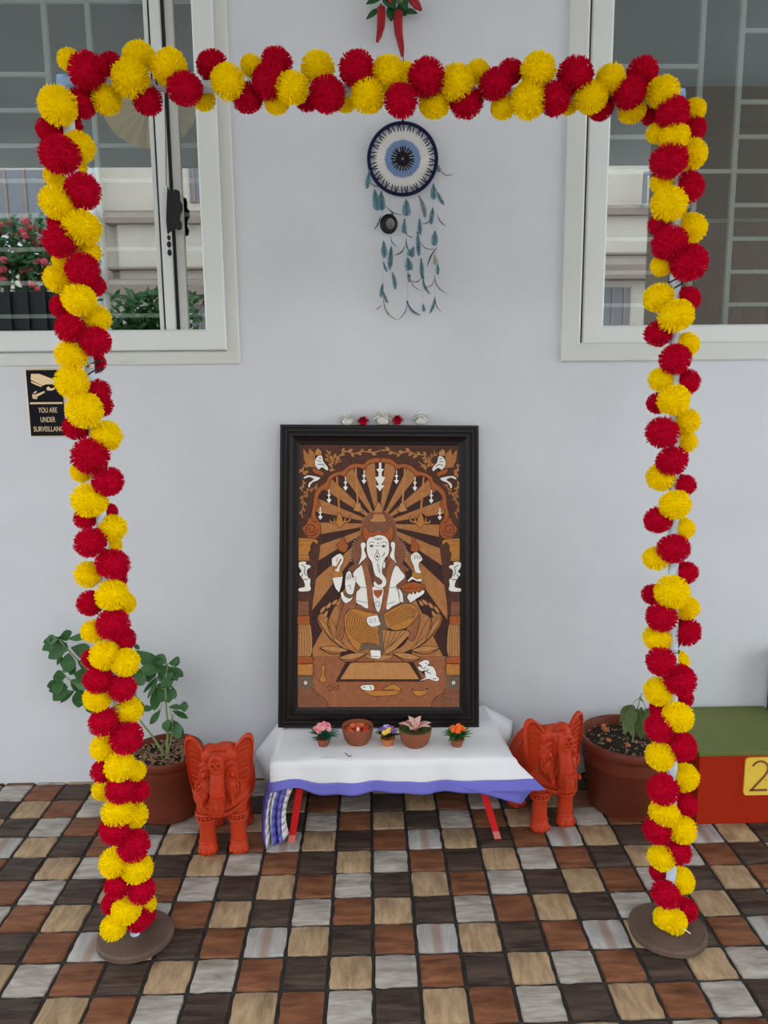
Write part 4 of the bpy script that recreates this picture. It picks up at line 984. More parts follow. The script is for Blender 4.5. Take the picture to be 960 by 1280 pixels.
# ================================================================== CLAY ELEPHANTS
def remeshed(mb, name, voxel, material, smooth_it=4, fn=None):
    me = mb.mesh(name+'_raw'); o = bpy.data.objects.new(name+'_raw', me); COL.objects.link(o)
    r = o.modifiers.new('r', 'REMESH'); r.mode = 'VOXEL'; r.voxel_size = voxel
    s_ = o.modifiers.new('s', 'SMOOTH'); s_.iterations = smooth_it; s_.factor = .5
    dg = bpy.context.evaluated_depsgraph_get(); out = bpy.data.meshes.new_from_object(o.evaluated_get(dg))
    bpy.data.objects.remove(o); bpy.data.meshes.remove(me); out.name = name
    if fn:
        for v in out.vertices: v.co = fn(v.co)
    out.materials.clear(); out.materials.append(material)
    out.polygons.foreach_set('use_smooth', [True]*len(out.polygons)); out.update()
    return out
eb = MB()
eb.ell((0, .045, .150), (.098, .125, .082), 24, 16)                  # barrel
eb.ell((0, -.045, .150), (.090, .062, .068), 24, 16)                 # chest
eb.ell((0, -.055, .212), (.066, .056, .062), 24, 16)                 # skull
eb.ell((-.030, -.062, .250), (.031, .036, .028), 16, 12); eb.ell((.030, -.062, .250), (.031, .036, .028), 16, 12)   # forehead domes
eb.ell((-.040, -.092, .180), (.030, .030, .030), 16, 12); eb.ell((.040, -.092, .180), (.030, .030, .030), 16, 12)   # cheeks
for sx in (-1, 1):
    for fy, rr in ((-.062, .029), (.115, .030)):
        eb.tube([(sx*.050, fy, .004), (sx*.050, fy, .02), (sx*.050, fy, .07), (sx*.049, fy*.95, .115), (sx*.046, fy*.85, .15)], [.027, .026, rr-.002, rr+.005, rr+.008], 16)
        eb.lathe([(0, 0), (.034, 0), (.0345, .008), (.029, .020), (.025, .026)], (sx*.050, fy-.003, 0), 18)
eb.tube([(0, -.095, .140), (0, -.136, .148), (0, -.146, .178), (0, -.140, .205), (0, -.130, .234), (0, -.118, .258)], [.024, .026, .0235, .0215, .0205, .020], 16)   # raised trunk
eb.ell((0, -.134, .251), (.0255, .016, .022), 16, 10)
eb.tube([(0, .165, .17), (0, .176, .14), (0, .172, .09)], [.010, .009, .012], 10)
ele_me = remeshed(eb, 'body', .0042, M['eleph'], 5)
ele = thing('clay_elephant', 'orange red clay elephant facing forward between the leafy pot and the table', 'elephant figure', (-.418, -.345, 0), .05, 'painted clay elephants')
link_copy('body', ele_me, ele)
def local_part(mb, name, m='eleph', smooth=True): return mb.build(name, M[m], ele, smooth, local=True)
for sx in (-1, 1):
    # ear: a ribbed fan standing out from the head
    out = [(.046, .158), (.066, .148), (.088, .158), (.101, .190), (.105, .225), (.109, .258), (.110, .282), (.102, .297), (.086, .299), (.070, .290), (.054, .274), (.042, .248), (.040, .195)]
    out = arcsmooth(out, 3); mb = MB(); n = len(out)
    cx, cz = .075, .222
    def ep(u, v, dy): 
        k = (u-.05)*.35; return (sx*u, -.072+k+dy-.06*(v-.21), v)
    ringv = [[ep(cx+(u-cx)*s_, cz+(v-cz)*s_, dy) for u, v in out] for s_, dy in ((.55, .001), (.82, .0), (.93, -.011), (1.0, -.008), (1.0, .008), (.8, .014))]
    vs = [p for r in ringv for p in r]; fs = [tuple(range(n))]
    for r in range(5):
        for j in range(n): fs.append((r*n+j, (r+1)*n+j, (r+1)*n+(j+1) % n, r*n+(j+1) % n))
    fs.append(tuple(5*n+j for j in range(n-1, -1, -1)))
    mb.add(vs, fs); er = local_part(mb, 'ear')
    rb = MB()
    for k in range(7):
        z = .185+.014*k; rb.tube([ep(.062, z-.004, -.006), ep(.078, z, -.0065), ep(.090+.001*k, z+.003, -.008)], .0019, 6)
    o = rb.build('ear_ribs', M['eleph'], er, True, local=True)
    # tusk, eye, brow, leg bands
    local_part(MB().tube([(sx*.036, -.104, .172), (sx*.044, -.134, .156), (sx*.050, -.152, .158)], [.012, .010, .0065], 10), 'tusk')
    ey = local_part(MB().ell((sx*.043, -.110, .216), (.014, .011, .0095), 14, 8), 'eye')
    MB().torus((sx*.043, -.114, .216), .0140, .0036, 'Y', 20, 6).build('eyelid', M['eleph'], ey, True, local=True)
    MB().ell((sx*.043, -.121, .216), (.0050, .004, .0050), 10, 6).build('pupil', M['eleph'], ey, True, local=True)
    local_part(MB().tube([(sx*.024, -.114, .240), (sx*.040, -.112, .246), (sx*.056, -.100, .236)], .0055, 8), 'brow')
    rd = MB()
    for k in range(8):
        a = k*2*PI/8; rd.ell((sx*(.060+.012*math.cos(a)), -.108+.003*math.cos(a), .186+.013*math.sin(a)), (.0052, .0052, .0052), 7, 5)
    rd.ell((sx*.060, -.114, .186), (.006, .006, .006), 8, 6); local_part(rd, 'cheek_rosette')
    for fy in (-.062, .115):
        b = MB()
        b.torus((sx*.050, fy, .086), .0315, .0035, 'Z', 28, 6); b.torus((sx*.050, fy, .104), .0345, .0035, 'Z', 28, 6)
        for k in range(16):
            a = 2*PI*k/16; b.ell((sx*.050+.033*math.cos(a), fy+.033*math.sin(a), .095), (.005, .005, .006), 7, 5)
        local_part(b, 'leg_band'); local_part(MB().torus((sx*.050, fy, .029), .0275, .0032, 'Z', 28, 6), 'anklet')
        tn = MB()
        for k in range(4):
            a = -PI/2+(k-1.5)*.55; tn.ell((sx*.050+.031*math.cos(a), fy-.003+.031*math.sin(a), .008), (.0075, .0065, .008), 8, 6)
        local_part(tn, 'toenails')
# snout with two nostrils, trunk plate, collar, medallion, forehead beads, saddle cloth
sn = local_part(MB().torus((0, -.149, .252), .0190, .0062, 'Y', 24, 8), 'snout_ring')
for sx in (-1, 1): local_part(MB().torus((sx*.0092, -.155, .252), .0066, .0034, 'Y', 14, 6), 'nostril')
pl_ = MB().rbox((-.022, -.182, .134), (.022, -.150, .178), .003); o = local_part(pl_, 'trunk_plate', smooth=False)
MB().lathe([(.004, 0), (.008, .008), (.009, .018), (.004, .026)], (0, -.178, .142), 12).build('plate_motif', M['eleph'], o, True, local=True)
ll_ = MB()
for z in (.1395, .1435, .175): ll_.box((-.0205, -.1855, z-.0015), (.0205, -.180, z+.0015))
for x in (-.0185, .0185): ll_.box((x-.0018, -.1855, .137), (x+.0018, -.180, .177))
ll_.build('plate_border', M['eleph'], o, False, local=True)
rg_ = MB()
for k in range(7): rg_.torus((0, -.1445+.0022*k, .186+.008*k), .0242-.0005*k, .0016, 'Z', 20, 5)
local_part(rg_, 'trunk_rings')
for off, rr, z0, nm in ((0, .0085, .142, 'collar'), (.008, .004, .126, 'collar_beading')):
    pts = []
    for k in range(25):
        a = PI+PI*k/24; pts.append((.0885*math.cos(a), -.036+(.070+off*.1)*math.sin(a), z0-.018*abs(math.sin(a))**1.5+.014*abs(math.cos(a))))
    if nm == 'collar': local_part(MB().tube(pts, rr, 8), nm)
    else:
        b = MB()
        for k in range(1, 49):
            t = k/50*24; i = int(t); f = t-i; p = Vector(pts[i]).lerp(Vector(pts[min(i+1, 24)]), f); b.ell(p, (.0062, .0062, .0062), 6, 4)
        local_part(b, nm)
md = local_part(MB().lathe([(0, .006), (.007, .006), (.0105, .003), (.011, 0)], (0, 0, 0), 20), 'medallion')
md.rotation_euler = (PI/2, 0, 0); md.location = (0, -.112, .120)
rd = MB(); rd.torus((0, 0, .006), .0075, .0016, 'Z', 16, 5); rd.build('medallion_rim', M['eleph'], md, True, local=True)
fb = MB()
for k in range(9):
    t = (k-4)/4; fb.ell((t*.036, -.094+.012*t*t, .272-.010*t*t), (.0052, .0045, .0052), 7, 5)
local_part(fb, 'forehead_beads')
for yb in (.035, .095):
    k_ = math.sqrt(1-((yb-.045)/.125)**2); local_part(MB().tube([(.0985*k_*math.cos(a), yb, .150+.0825*k_*math.sin(a)) for a in [-.5+(PI+1)*k/24 for k in range(25)]], .0045, 7), 'girth_band')
ES = (.85, .80, 1.14)
ele.scale = ES
ele2 = dup(ele, (.512, -.262, 0), .30, 'orange red clay elephant turned aside between the table and the large pot')

# ================================================================== POTS WITH PLANTS
def pot(name, label, c, r0, r1, h, soil_z, seed, nh, grp):
    t = thing(name, label, 'potted plant', c, 0, grp); rnd = random.Random(seed); lip = r1*.10
    MB().lathe([(0, .002), (r0*.86, .002), (r0*.9, 0), (r0, .004), (r0+(r1*.93-r0)*.10, h*.10), (r0+(r1*.93-r0)*.10+.0022, h*.11), (r1*.90, h*.66), (r1*.925, h*.68), (r1*.93, h*.84), (r1*.97, h*.86), (r1, h*.90), (r1, h*.965), (r1*.98, h*.99),
                (r1*.95, h), (r1*.90, h*.985), (r1*.885, h*.95), (r1*.85, soil_z-.01), (0, soil_z-.01)], c, 48, False).build('pot', M['potbrown'], t)
    so = MB(); rows_ = []
    for i in range(9):
        rr = r1*.87*i/8; rows_.append([(c[0]+rr*math.cos(2*PI*j/36), c[1]+rr*math.sin(2*PI*j/36), c[2]+soil_z+noise.noise(Vector((rr*40*math.cos(2*PI*j/36), rr*40*math.sin(2*PI*j/36), seed)))*.006) for j in range(37)])
    so.grid(rows_).build('soil', M['soil'], t)
    hk = MB()
    for i in range(nh):
        a = rnd.uniform(0, 6.28); rr = r1*.84*math.sqrt(rnd.random()); p = Vector((c[0]+rr*math.cos(a), c[1]+rr*math.sin(a), c[2]+soil_z+.004+rnd.uniform(0, .004)))
        b = rnd.uniform(0, 6.28); L = rnd.uniform(.004, .011); d = Vector((math.cos(b)*L, math.sin(b)*L, rnd.uniform(-.3, .5)*L)); hk.tube([p-d*.5, p+d*.5], rnd.uniform(.0012, .0026), 5)
    o = hk.build('husk_mulch', M['husk'], t); o['kind'] = 'stuff'
    return t
P1 = Vector((-.622, -.178, 0))
pt1 = pot('potted_plant', 'round-leaved green plant in a brown plastic pot beside the forward-facing elephant', P1, .093, .112, .198, .178, 1, 420, 'brown plastic flowerpots')
def pp(x, y, Y): return atY(40+x/4.571, 770+y/4.571, Y)
def stem(parent, pts, r0, r1):
    n = len(pts); MB().tube(pts, [r0+(r1-r0)*i/(n-1) for i in range(n)], 8).build('stem', M['stem'], parent)
stem(pt1, [pp(765, 835, -.185), pp(745, 775, -.183), pp(690, 690, -.175), pp(600, 575, -.16), pp(480, 440, -.14), pp(360, 340, -.13), pp(240, 230, -.125), pp(150, 130, -.12)], .0042, .002)
stem(pt1, [pp(765, 835, -.185), pp(772, 760, -.182), pp(777, 640, -.18), pp(765, 490, -.175), pp(762, 370, -.165), pp(775, 270, -.16)], .0038, .002)
stem(pt1, [pp(775, 790, -.19), pp(798, 690, -.19), pp(806, 560, -.185)], .0025, .0015)
stem(pt1, [pp(480, 440, -.14), pp(380, 430, -.135), pp(250, 390, -.13), pp(190, 345, -.125)], .0026, .0014)
stem(pt1, [pp(762, 420, -.17), pp(700, 400, -.16), pp(720, 340, -.16)], .0018, .0012)
stem(pt1, [pp(745, 500, -.175), pp(735, 535, -.175), pp(700, 525, -.17)], .0016, .001)
stem(pt1, [pp(775, 610, -.18), pp(800, 590, -.185), pp(790, 525, -.18)], .0016, .001)
MB().tube([pp(748, 775, -.18), pp(745, 740, -.178)], [.0035, .002], 7).build('cut_stub', M['stem'], pt1)
MB().ell(pp(762, 838, -.19), (.008, .006, .005), 8, 6).build('yellow_bud', M['yelfl'], pt1)
LV = ((150, 135, 66, 190, 34), (150, 130, 85, 138, 36), (158, 120, 222, 92, 30), (200, 130, 298, 120, 24), (205, 172, 102, 236, 42), (160, 215, 145, 277, 14), (222, 180, 335, 208, 52), (215, 215, 205, 312, 52), (235, 245, 178, 312, 40), (195, 345, 128, 345, 48),
      (180, 372, 122, 436, 40), (205, 398, 128, 476, 44), (248, 418, 168, 490, 18), (265, 420, 265, 515, 46), (236, 330, 330, 345, 56), (226, 365, 322, 400, 46), (300, 495, 352, 545, 34), (190, 170, 120, 150, 34), (260, 260, 340, 290, 44), (300, 440, 320, 520, 30), (195, 150, 175, 205, 30),
      (770, 270, 712, 232, 42), (780, 270, 840, 250, 36), (790, 290, 858, 342, 32), (765, 280, 730, 365, 46), (790, 300, 788, 375, 46), (722, 345, 664, 462, 18), (715, 400, 700, 528, 40), (758, 350, 772, 405, 44), (765, 400, 780, 488, 48), (795, 400, 818, 468, 24), (725, 320, 630, 300, 44), (640, 320, 605, 392, 50), (655, 320, 668, 372, 40),
      (580, 195, 725, 292, 56), (574, 158, 612, 188, 14), (735, 535, 678, 612, 26), (700, 526, 628, 526, 26), (780, 520, 852, 522, 22), (838, 520, 890, 516, 38), (800, 540, 884, 582, 24), (785, 590, 752, 645, 34), (800, 590, 842, 690, 46), (825, 600, 855, 684, 30), (790, 600, 775, 660, 34), (590, 455, 628, 555, 40), (770, 300, 720, 300, 36), (745, 375, 745, 460, 40))
for i, (x0, y0, x1, y1, w) in enumerate(LV):
    Yb = -.125 if x0 < 420 else (-.165 if y0 < 500 else -.182); rnd = random.Random(i)
    a = pp(x0, y0, Yb+rnd.uniform(-.012, .012)); b = pp(x1, y1, Yb+rnd.uniform(-.028, .02)); w3 = w/4.571*(a-CAM).length/FPX*1.45; b = a+(b-a)*1.1
    MB().leaf(a, b, w3, (rnd.uniform(-.4, .4), -1, rnd.uniform(.1, .9)), -.004, .18, 8).build('leaf', M['leaf'], pt1, fixn=False)
for i in range(44):
    rnd = random.Random(900+i); (x0, y0, x1, y1, w) = LV[(i*7) % len(LV)]; Yb = -.118 if x0 < 420 else -.158
    dx, dy = rnd.uniform(-26, 26), rnd.uniform(-22, 22); an = rnd.uniform(-.7, .7); vx, vy = x1-x0, y1-y0; vx, vy = vx*math.cos(an)-vy*math.sin(an), vx*math.sin(an)+vy*math.cos(an)
    if y0 > 480: continue
    a = pp(x0+dx*.5, y0+dy*.5, Yb+rnd.uniform(-.01, .02)); b = pp(x0+dx*.5+vx, y0+dy*.5+vy, Yb+rnd.uniform(-.02, .02)); w3 = w/4.571*(a-CAM).length/FPX*1.3
    MB().leaf(a, b, w3, (rnd.uniform(-.5, .5), -1, rnd.uniform(-.1, .9)), -.004, .18, 8).build('leaf', M['leaf'], pt1, fixn=False)
P2 = Vector((.785, -.195, 0))
pt2 = pot('potted_plant', 'wilted drooping plant in a large brown plastic pot beside the red box', P2, .112, .150, .225, .196, 2, 120, 'brown plastic flowerpots')
rnd = random.Random(8)
def p2(x, y, Y): return atY(710+x/5.647, 850+y/5.647, Y)
stem(pt2, [p2(455, 440, -.205), p2(475, 300, -.20), p2(495, 190, -.2), p2(510, 125, -.2), p2(522, 92, -.2)], .0028, .0014)
stem(pt2, [p2(510, 125, -.2), p2(470, 150, -.2), p2(455, 180, -.205)], .0014, .001)
stem(pt2, [p2(510, 120, -.2), p2(535, 160, -.2), p2(550, 205, -.205)], .0014, .001)
for i, (x0, y0, x1, y1, w) in enumerate(((458, 175, 372, 275, 56), (468, 180, 425, 335, 56), (460, 190, 395, 385, 50), (490, 195, 478, 400, 52), (520, 190, 545, 425, 56), (545, 200, 605, 270, 50), (515, 190, 522, 350, 50), (550, 210, 585, 430, 60), (435, 250, 455, 400, 46), (500, 210, 515, 420, 50), (560, 215, 640, 350, 46), (440, 230, 365, 300, 40), (505, 110, 535, 150, 16))):
    r3 = random.Random(i+40); a = p2(x0, y0, -.205+r3.uniform(-.02, .02)); b = p2(x1, y1, -.215+r3.uniform(-.03, .03)); w3 = w/5.647*(a-CAM).length/FPX*1.35
    MB().leaf(a, b, w3, (r3.uniform(-.6, .6), -1, .2), -.005, .25, 7, 'el').build('leaf', M['leaf2'], pt2, fixn=False)
for (x, y, r) in ((250, 330, .011), (268, 360, .014), (245, 350, .008), (290, 435, .010), (480, 445, .009), (425, 470, .010), (200, 300, .007)):
    p = atZ(710+x/5.647, 850+y/5.647, .200); MB().ell(p+Vector((0, 0, .004)), (r*.8, r*.7, r*.55), 7, 5).build('clay_shard', M['shard' if r > .0095 else 'husk'], pt2, smooth=False)

# ================================================================== RED AND GREEN BOX, BOARD
bx = thing('painted_box', 'red wooden box with an olive green top and a yellow number plate', 'box', (1.115, -.165, 0))
MB().rbox((.947, -.322, 0), (1.287, -.014, .214), .003).build('body', M['boxred'], bx, smooth=False)
MB().rbox((.944, -.326, .214), (1.290, -.012, .227), .0025).build('top_board', M['boxgreen'], bx, smooth=False)
pq = MB(); x0, x1, z0, z1, r = 1.079, 1.245, .092, .208, .010; pol = []
for cx, cz, a0 in ((x1-r, z1-r, 0), (x0+r, z1-r, PI/2), (x0+r, z0+r, PI), (x1-r, z0+r, 1.5*PI)):
    for k in range(6): a = a0+PI/2*k/5; pol.append((cx+r*math.cos(a), cz+r*math.sin(a)))
plq = pq.prism(pol, -.3275, -.3215).build('number_plate', M['plaque'], bx, smooth=False)
pts = []
cx, cz, rr = 1.122, .174, .0235
for k in range(15): a = 2.75-(2.75+.55)*k/14; pts.append((cx+rr*math.cos(a), cz+rr*1.0*math.sin(a)))
pts += [(1.135, .150), (1.118, .130), (1.100, .108)]
nb = MB(); nb.prism(band(pts, .0062), -.3288, -.327); nb.prism([(1.0955, .105), (1.1465, .105), (1.1465, .1115), (1.0955, .1115)], -.3288, -.327)
nb.build('numeral', M['bronze'], plq, smooth=False)
for (x, z) in ((1.0905, .172), (1.142, .140)): MB().ell((x, -.3278, z), (.0016, .001, .0016), 8, 5).build('nail', M['wire'], plq)
bd = MB().rbox((1.300, -.085, 0), (1.62, -.012, .425), .004)
tb = thing('brown_edge_and_shade', 'dark brown board past the red and green box, standing for an edge and its shadow', 'board', (1.46, -.05, 0))  # brownish edge with its soft shadow built in as dark wood
bd.build('body', M['darkwood'], tb, smooth=False)
for z in (.1, .21, .32): MB().rbox((1.304, -.091, z-.04), (1.615, -.084, z+.05), .002).build('slat', M['darkwood'], tb, smooth=False)

# ================================================================== DREAMCATCHER
DY = -.012; dc = Vector((.113, DY, 1.9235)); DR = .098
dcm = thing('dreamcatcher', 'round crocheted blue eye dreamcatcher with strings of teal feathers', 'dreamcatcher', dc)
rm_ = MB().torus(dc, DR, .0052, 'Y', 72, 10); rnd = random.Random(2)
rm_.build('hoop', M['navy'], dcm)
MB().tube([dc+Vector((0, 0, DR)), dc+Vector((.002, 0, DR+.012)), dc+Vector((.004, .003, DR+.05)), dc+Vector((.004, .008, DR+.19))], [.005, .003, .0012, .0012], 6).build('hanging_loop', M['navy'], dcm)
def ann(r0, r1, y, m, nm):
    mb = MB(); n = 64
    vs = [dc+Vector((r*math.cos(2*PI*j/n), yy, r*math.sin(2*PI*j/n))) for r, yy in ((r0, y), (r1, y), (r1, y+.002), (r0, y+.002)) for j in range(n)]
    mb.add(vs, [(k*n+j, k*n+(j+1) % n, ((k+1) % 4)*n+(j+1) % n, ((k+1) % 4)*n+j) for k in range(4) for j in range(n)]); return mb.build(nm, m, dcm)
def spokes(r0, r1, n, rad, y, m, nm, ph=0., jit=0.):
    mb = MB()
    for j in range(n):
        a = 2*PI*(j+ph)/n; a2 = a+rnd.uniform(-jit, jit)
        mb.tube([dc+Vector((r0*math.cos(a), y, r0*math.sin(a))), dc+Vector(((r0+r1)/2*math.cos((a+a2)/2), y-.001, (r0+r1)/2*math.sin((a+a2)/2))), dc+Vector((r1*math.cos(a2), y, r1*math.sin(a2)))], [rad*.8, rad, rad*.8], 5)
    o = mb.build(nm, m, dcm); return o
ann(.050, .082, -.001, M['yarnw'], 'white_round'); ann(.022, .052, -.0015, M['yarnb'], 'blue_round'); ann(.003, .026, -.0018, M['yarnw'], 'white_round')
spokes(.050, .086, 60, .0019, -.002, M['yarnw'], 'white_stitches'); spokes(.030, .053, 48, .0019, -.0024, M['yarnb'], 'blue_stitches'); spokes(.004, .034, 24, .0024, -.003, M['yarnk'], 'black_stitches', jit=.06)
MB().torus(dc+Vector((0, -.003, 0)), .009, .0022, 'Y', 24, 6).build('black_ring', M['yarnk'], dcm); MB().torus(dc+Vector((0, -.003, 0)), .017, .0016, 'Y', 28, 6).build('black_ring', M['yarnk'], dcm)
zz = MB()
for j in range(54):
    a = 2*PI*j/54; b = a+(.055 if j % 3 else -.05)
    zz.tube([dc+Vector((.076*math.cos(a), -.003, .076*math.sin(a))), dc+Vector((.097*math.cos(b), -.003, .097*math.sin(b)))], .0016, 5)
zz.build('navy_stitches', M['navy'], dcm)
def dp(x, y, Y=DY): return atY(440+x/4.573, 140+y/4.573, Y)
for pth in (((175, 430), (177, 640), (175, 860), (178, 1090)), ((215, 460), (222, 700), (225, 930)), ((305, 480), (310, 700), (318, 920), (316, 1090)), ((385, 478), (386, 700), (398, 900), (408, 1105)), ((462, 400), (466, 650), (474, 900), (474, 1070)), ((490, 300), (490, 560), (484, 740), (490, 890))):
    MB().tube([dp(x, y, DY-.001*i) for i, (x, y) in enumerate(pth)], .0007, 5).build('string', M['thread'], dcm)
FE = ((100, 340, 85, 440, 30, 't', 0), (100, 400, 158, 428, 8, 'g', 8), (128, 440, 148, 565, 46, 't', 0), (165, 450, 172, 565, 40, 't', 0), (185, 530, 292, 590, 7, 'g', 14), (310, 498, 312, 595, 52, 't', 0), (385, 485, 418, 608, 28, 'g', -6), (465, 408, 468, 500, 40, 't', 0), (490, 298, 497, 345, 26, 't', 0),
      (500, 320, 588, 350, 8, 'g', 26), (490, 458, 528, 532, 24, 't', 6), (165, 590, 126, 675, 12, 't', -6), (300, 618, 296, 694, 30, 't', 0), (385, 608, 390, 705, 26, 't', 0), (462, 545, 450, 645, 30, 't', 0), (458, 600, 392, 640, 7, 'g', -14), (490, 590, 538, 652, 10, 'g', 10), (475, 678, 470, 765, 40, 't', 0),
      (308, 690, 355, 716, 7, 'g', 10), (180, 735, 186, 835, 36, 't', 0), (222, 715, 258, 772, 7, 't', 10), (225, 765, 215, 905, 30, 't', 0), (302, 765, 242, 818, 9, 'k', -14), (310, 725, 332, 805, 10, 't', 8), (375, 690, 382, 825, 28, 't', 0), (355, 770, 330, 825, 44, 't', 0), (392, 745, 472, 782, 7, 'g', 18), (485, 775, 430, 885, 10, 'k', 8),
      (470, 815, 480, 875, 34, 'b', 0), (318, 830, 330, 905, 46, 't', 0), (395, 845, 402, 955, 26, 't', 0), (490, 865, 490, 932, 22, 't', 0), (230, 915, 247, 1015, 26, 't', -4), (320, 915, 326, 975, 16, 'g', 0), (326, 960, 402, 942, 7, 'g', 20), (180, 855, 202, 915, 15, 't', 4), (408, 945, 448, 1042, 18, 't', 14), (472, 935, 548, 1040, 8, 'g', 22),
      (470, 955, 415, 1002, 6, 'g', -16), (175, 980, 165, 1062, 24, 't', 0), (180, 1025, 206, 1092, 22, 'g', 6), (316, 1085, 392, 1162, 18, 't', 16), (316, 1085, 258, 1192, 9, 'b', -16), (180, 1075, 258, 1190, 14, 'b', 22), (405, 1095, 412, 1142, 22, 't', 0), (475, 1055, 444, 1152, 20, 't', -6), (475, 1068, 512, 1145, 7, 'g', 10), (168, 1105, 132, 1130, 9, 'b', -4),
      (330, 935, 402, 1025, 6, 'g', 20), (225, 560, 235, 600, 16, 't', 0))
for i, (x0, y0, x1, y1, w, k, cv) in enumerate(FE):
    r3 = random.Random(i); Yf = DY-.004-r3.uniform(0, .012); a = dp(x0, y0, Yf); b = dp(x1, y1, Yf-r3.uniform(0, .006)); d = b-a; L = d.length; d.normalize(); sd = Vector((d.z, 0, -d.x))
    cc = cv/4.573*.00247; pts = [a+d*L*t/8+sd*(cc*math.sin(PI*t/8))+Vector((0, -.003*math.sin(PI*t/8), 0)) for t in range(9)]
    m_ = {'t': 'teal', 'g': 'greyf', 'b': 'beigef', 'k': 'quill'}[k]; wm_ = w/4.573*.00247/2
    f = MB()
    for t in range(1, 24):
        s_ = t/24; p = pts[0].lerp(pts[0], 0); j = min(int(s_*8), 7); p = pts[j].lerp(pts[j+1], s_*8-j); tg = (pts[j+1]-pts[j]).normalized(); nb_ = Vector((tg.z, 0, -tg.x))
        h = wm_*(math.sin(PI*min(1, s_*1.02))**.6)*r3.uniform(.8, 1.1)
        for sg in (-1, 1):
            e = p+nb_*sg*h+tg*h*.75+Vector((0, r3.uniform(-.0015, .0015), 0)); q_ = tg*L/24*.5
            f.add([p-q_, p+q_, e+q_*.7, e-q_*.7], [(0, 1, 2, 3)])
    fo_ = f.build('feather', M[m_], dcm, fixn=False)
    qo = MB().tube(pts, [.0009-.0006*t/8 for t in range(9)], 5)
    o = qo.build('quill', M['quill'], fo_)
    if i % 6 == 0: MB().ell(a, (.0035, .003, .0035), 8, 6).build('bead', M['teal'], dcm)
sb = dp(210, 640, DY-.012)
disk_ = MB().ell(sb, (.0265, .006, .0285), 24, 10).build('shell_disc', M['shell'], dcm); MB().ell(sb+Vector((.004, -.004, 0)), (.013, .0045, .016), 16, 8).build('pale_inlay', M['greyf'], disk_)
MB().ell(dp(403, 945, DY-.008), (.003, .003, .003), 8, 6).build('bead', M['yarnw'], dcm)

# ================================================================== CHILLI BUNCH
ch = thing('chilli_bunch', 'hanging bunch of dried red chillies with dark green leaves', 'chilli bunch', (.10, -.02, 2.33))
def cp(x, y, Y=-.03): return atY(440+x/9.6, y/9.6, Y)
for pts, r in (([(350, 95), (352, 200), (345, 330), (325, 430), (305, 490)], .0115), ([(560, 150), (552, 260), (560, 400), (590, 560), (603, 660)], .0125), ([(690, -60), (735, 10), (785, 70), (825, 110)], .0115), ([(455, -120), (450, -40), (465, 30)], .010)):
    n = len(pts); P_ = [cp(x, y, -.032-.004*i) for i, (x, y) in enumerate(pts)]; rr = [r*(1, 1.05, .95, .7, .42)[min(i, 4)] for i in range(n)]; rr[-1] = r*.4
    c_ = MB().tube(P_, rr, 12).ell(P_[-1], (r*.4, r*.4, r*.45), 10, 6).build('chilli', M['chili'], ch)
    MB().tube([P_[0]+(P_[0]-P_[1]).normalized()*.012, P_[0]-(P_[0]-P_[1]).normalized()*.002], [.002, r*.8], 8).build('chilli_cap', M['chilileaf'], c_)
for i, (x0, y0, x1, y1, w) in enumerate(((330, 100, 165, 238, 60), (340, 0, 165, 50, 75), (400, 0, 520, 110, 130), (470, 60, 470, 262, 120), (560, 40, 650, 190, 150), (600, 150, 790, 165, 85), (560, -60, 640, 120, 130), (430, -80, 440, 90, 120), (330, -80, 220, -20, 80), (600, -80, 720, -30, 100), (500, 90, 560, 240, 90), (520, -120, 500, 40, 120))):
    r3 = random.Random(i); MB().leaf(cp(x0, y0, -.028), cp(x1, y1, -.02-r3.uniform(0, .03)), w/9.6*.00247, (r3.uniform(-.5, .5), -1, r3.uniform(-.2, .5)), .004, .2, 7, 'el').build('leaf', M['chilileaf'], ch, fixn=False)
MB().ell(cp(575, 12, -.045), (.010, .008, .008), 10, 7).build('green_berry', M['leaf2'], ch)
MB().tube([cp(470, 80, -.02), cp(480, -60, -.02), cp(490, -260, -.016), cp(490, -420, -.006)], .0022, 6).build('cord', M['wire'], ch)

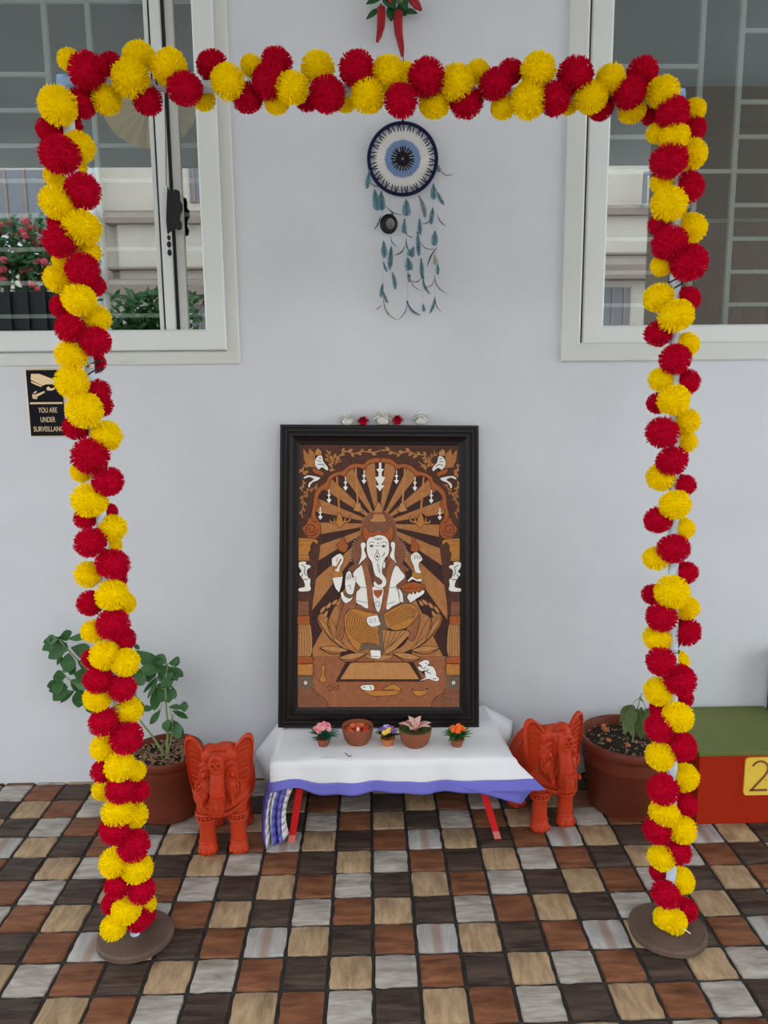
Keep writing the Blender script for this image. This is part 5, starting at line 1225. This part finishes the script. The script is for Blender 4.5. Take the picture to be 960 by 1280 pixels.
# ================================================================== SURVEILLANCE SIGN
sg = thing('surveillance_sign', 'small black and brass camera surveillance sign on the wall', 'sign', (-.968, 0, 1.235))
SX0, SX1, SZ0, SZ1 = -1.024, -.914, 1.134, 1.336
MB().rbox((SX0, -.004, SZ0), (SX1, .001, SZ1), .001).build('backing_plate', M['brass'], sg, smooth=False)
MB().rbox((SX0+.0022, -.0062, SZ0+.0015), (SX1-.0022, -.0035, SZ1-.004), .0008).build('black_plate', M['black'], sg, smooth=False)
def sp(*pts): return [((lambda p: (p.x, p.z))(atY(25+x/12, 455+y/12, 0))) for x, y in pts]
def emb(name, pts, m='brassflat'): MB().prism(sp(*pts), -.0068, -.0055).build(name, M[m], sg, smooth=False)
emb('camera_body', ((180, 150), (300, 148), (610, 268), (600, 300), (400, 305), (350, 325), (175, 235)))
emb('camera_trim', ((180, 255), (230, 275), (340, 325), (330, 345), (240, 310), (180, 280)))
emb('camera_lens', ((410, 360), (440, 335), (470, 365), (520, 360), (535, 340), (530, 380), (490, 398), (420, 395)))
emb('camera_mount', ((215, 430), (260, 398), (265, 425), (220, 445)))
emb('camera_mount', ((195, 450), (240, 460), (380, 405), (385, 428), (280, 485), (205, 520)))
emb('camera_mount', ((225, 490), (275, 485), (270, 525), (222, 525)))
emb('divider', ((165, 575), (650, 570), (650, 597), (165, 602)))
def text(s_, cx, cz, h, w):
    cu = bpy.data.curves.new('t', 'FONT'); cu.body = s_; cu.align_x = 'CENTER'; cu.align_y = 'CENTER'; cu.extrude = .02; cu.size = 1
    o = bpy.data.objects.new('t', cu); COL.objects.link(o); dg = bpy.context.evaluated_depsgraph_get(); dg.update()
    me = bpy.data.meshes.new_from_object(o.evaluated_get(dg)); bpy.data.objects.remove(o)
    xs = [v.co.x for v in me.vertices]; ys = [v.co.y for v in me.vertices]; kx = w/(max(xs)-min(xs)); ky = h/(max(ys)-min(ys)); mx_ = (max(xs)+min(xs))/2; my = (max(ys)+min(ys))/2
    for v in me.vertices: v.co = Vector(((v.co.x-mx_)*kx+cx, -.0064-v.co.z*.02, (v.co.y-my)*ky+cz))-sg.location
    me.materials.clear(); me.materials.append(M['brassflat']); me.name = 'lettering'
    ob = bpy.data.objects.new('lettering', me); COL.objects.link(ob); ob.parent = sg
(tx, tz), = sp((428, 690)); text('YOU ARE', tx, tz, .0155, .056)
(tx, tz), = sp((432, 832)); text('UNDER', tx, tz, .0155, .044)
(tx, tz), = sp((450, 972)); text('SURVEILLANCE', tx+.002, tz, .0155, .097)
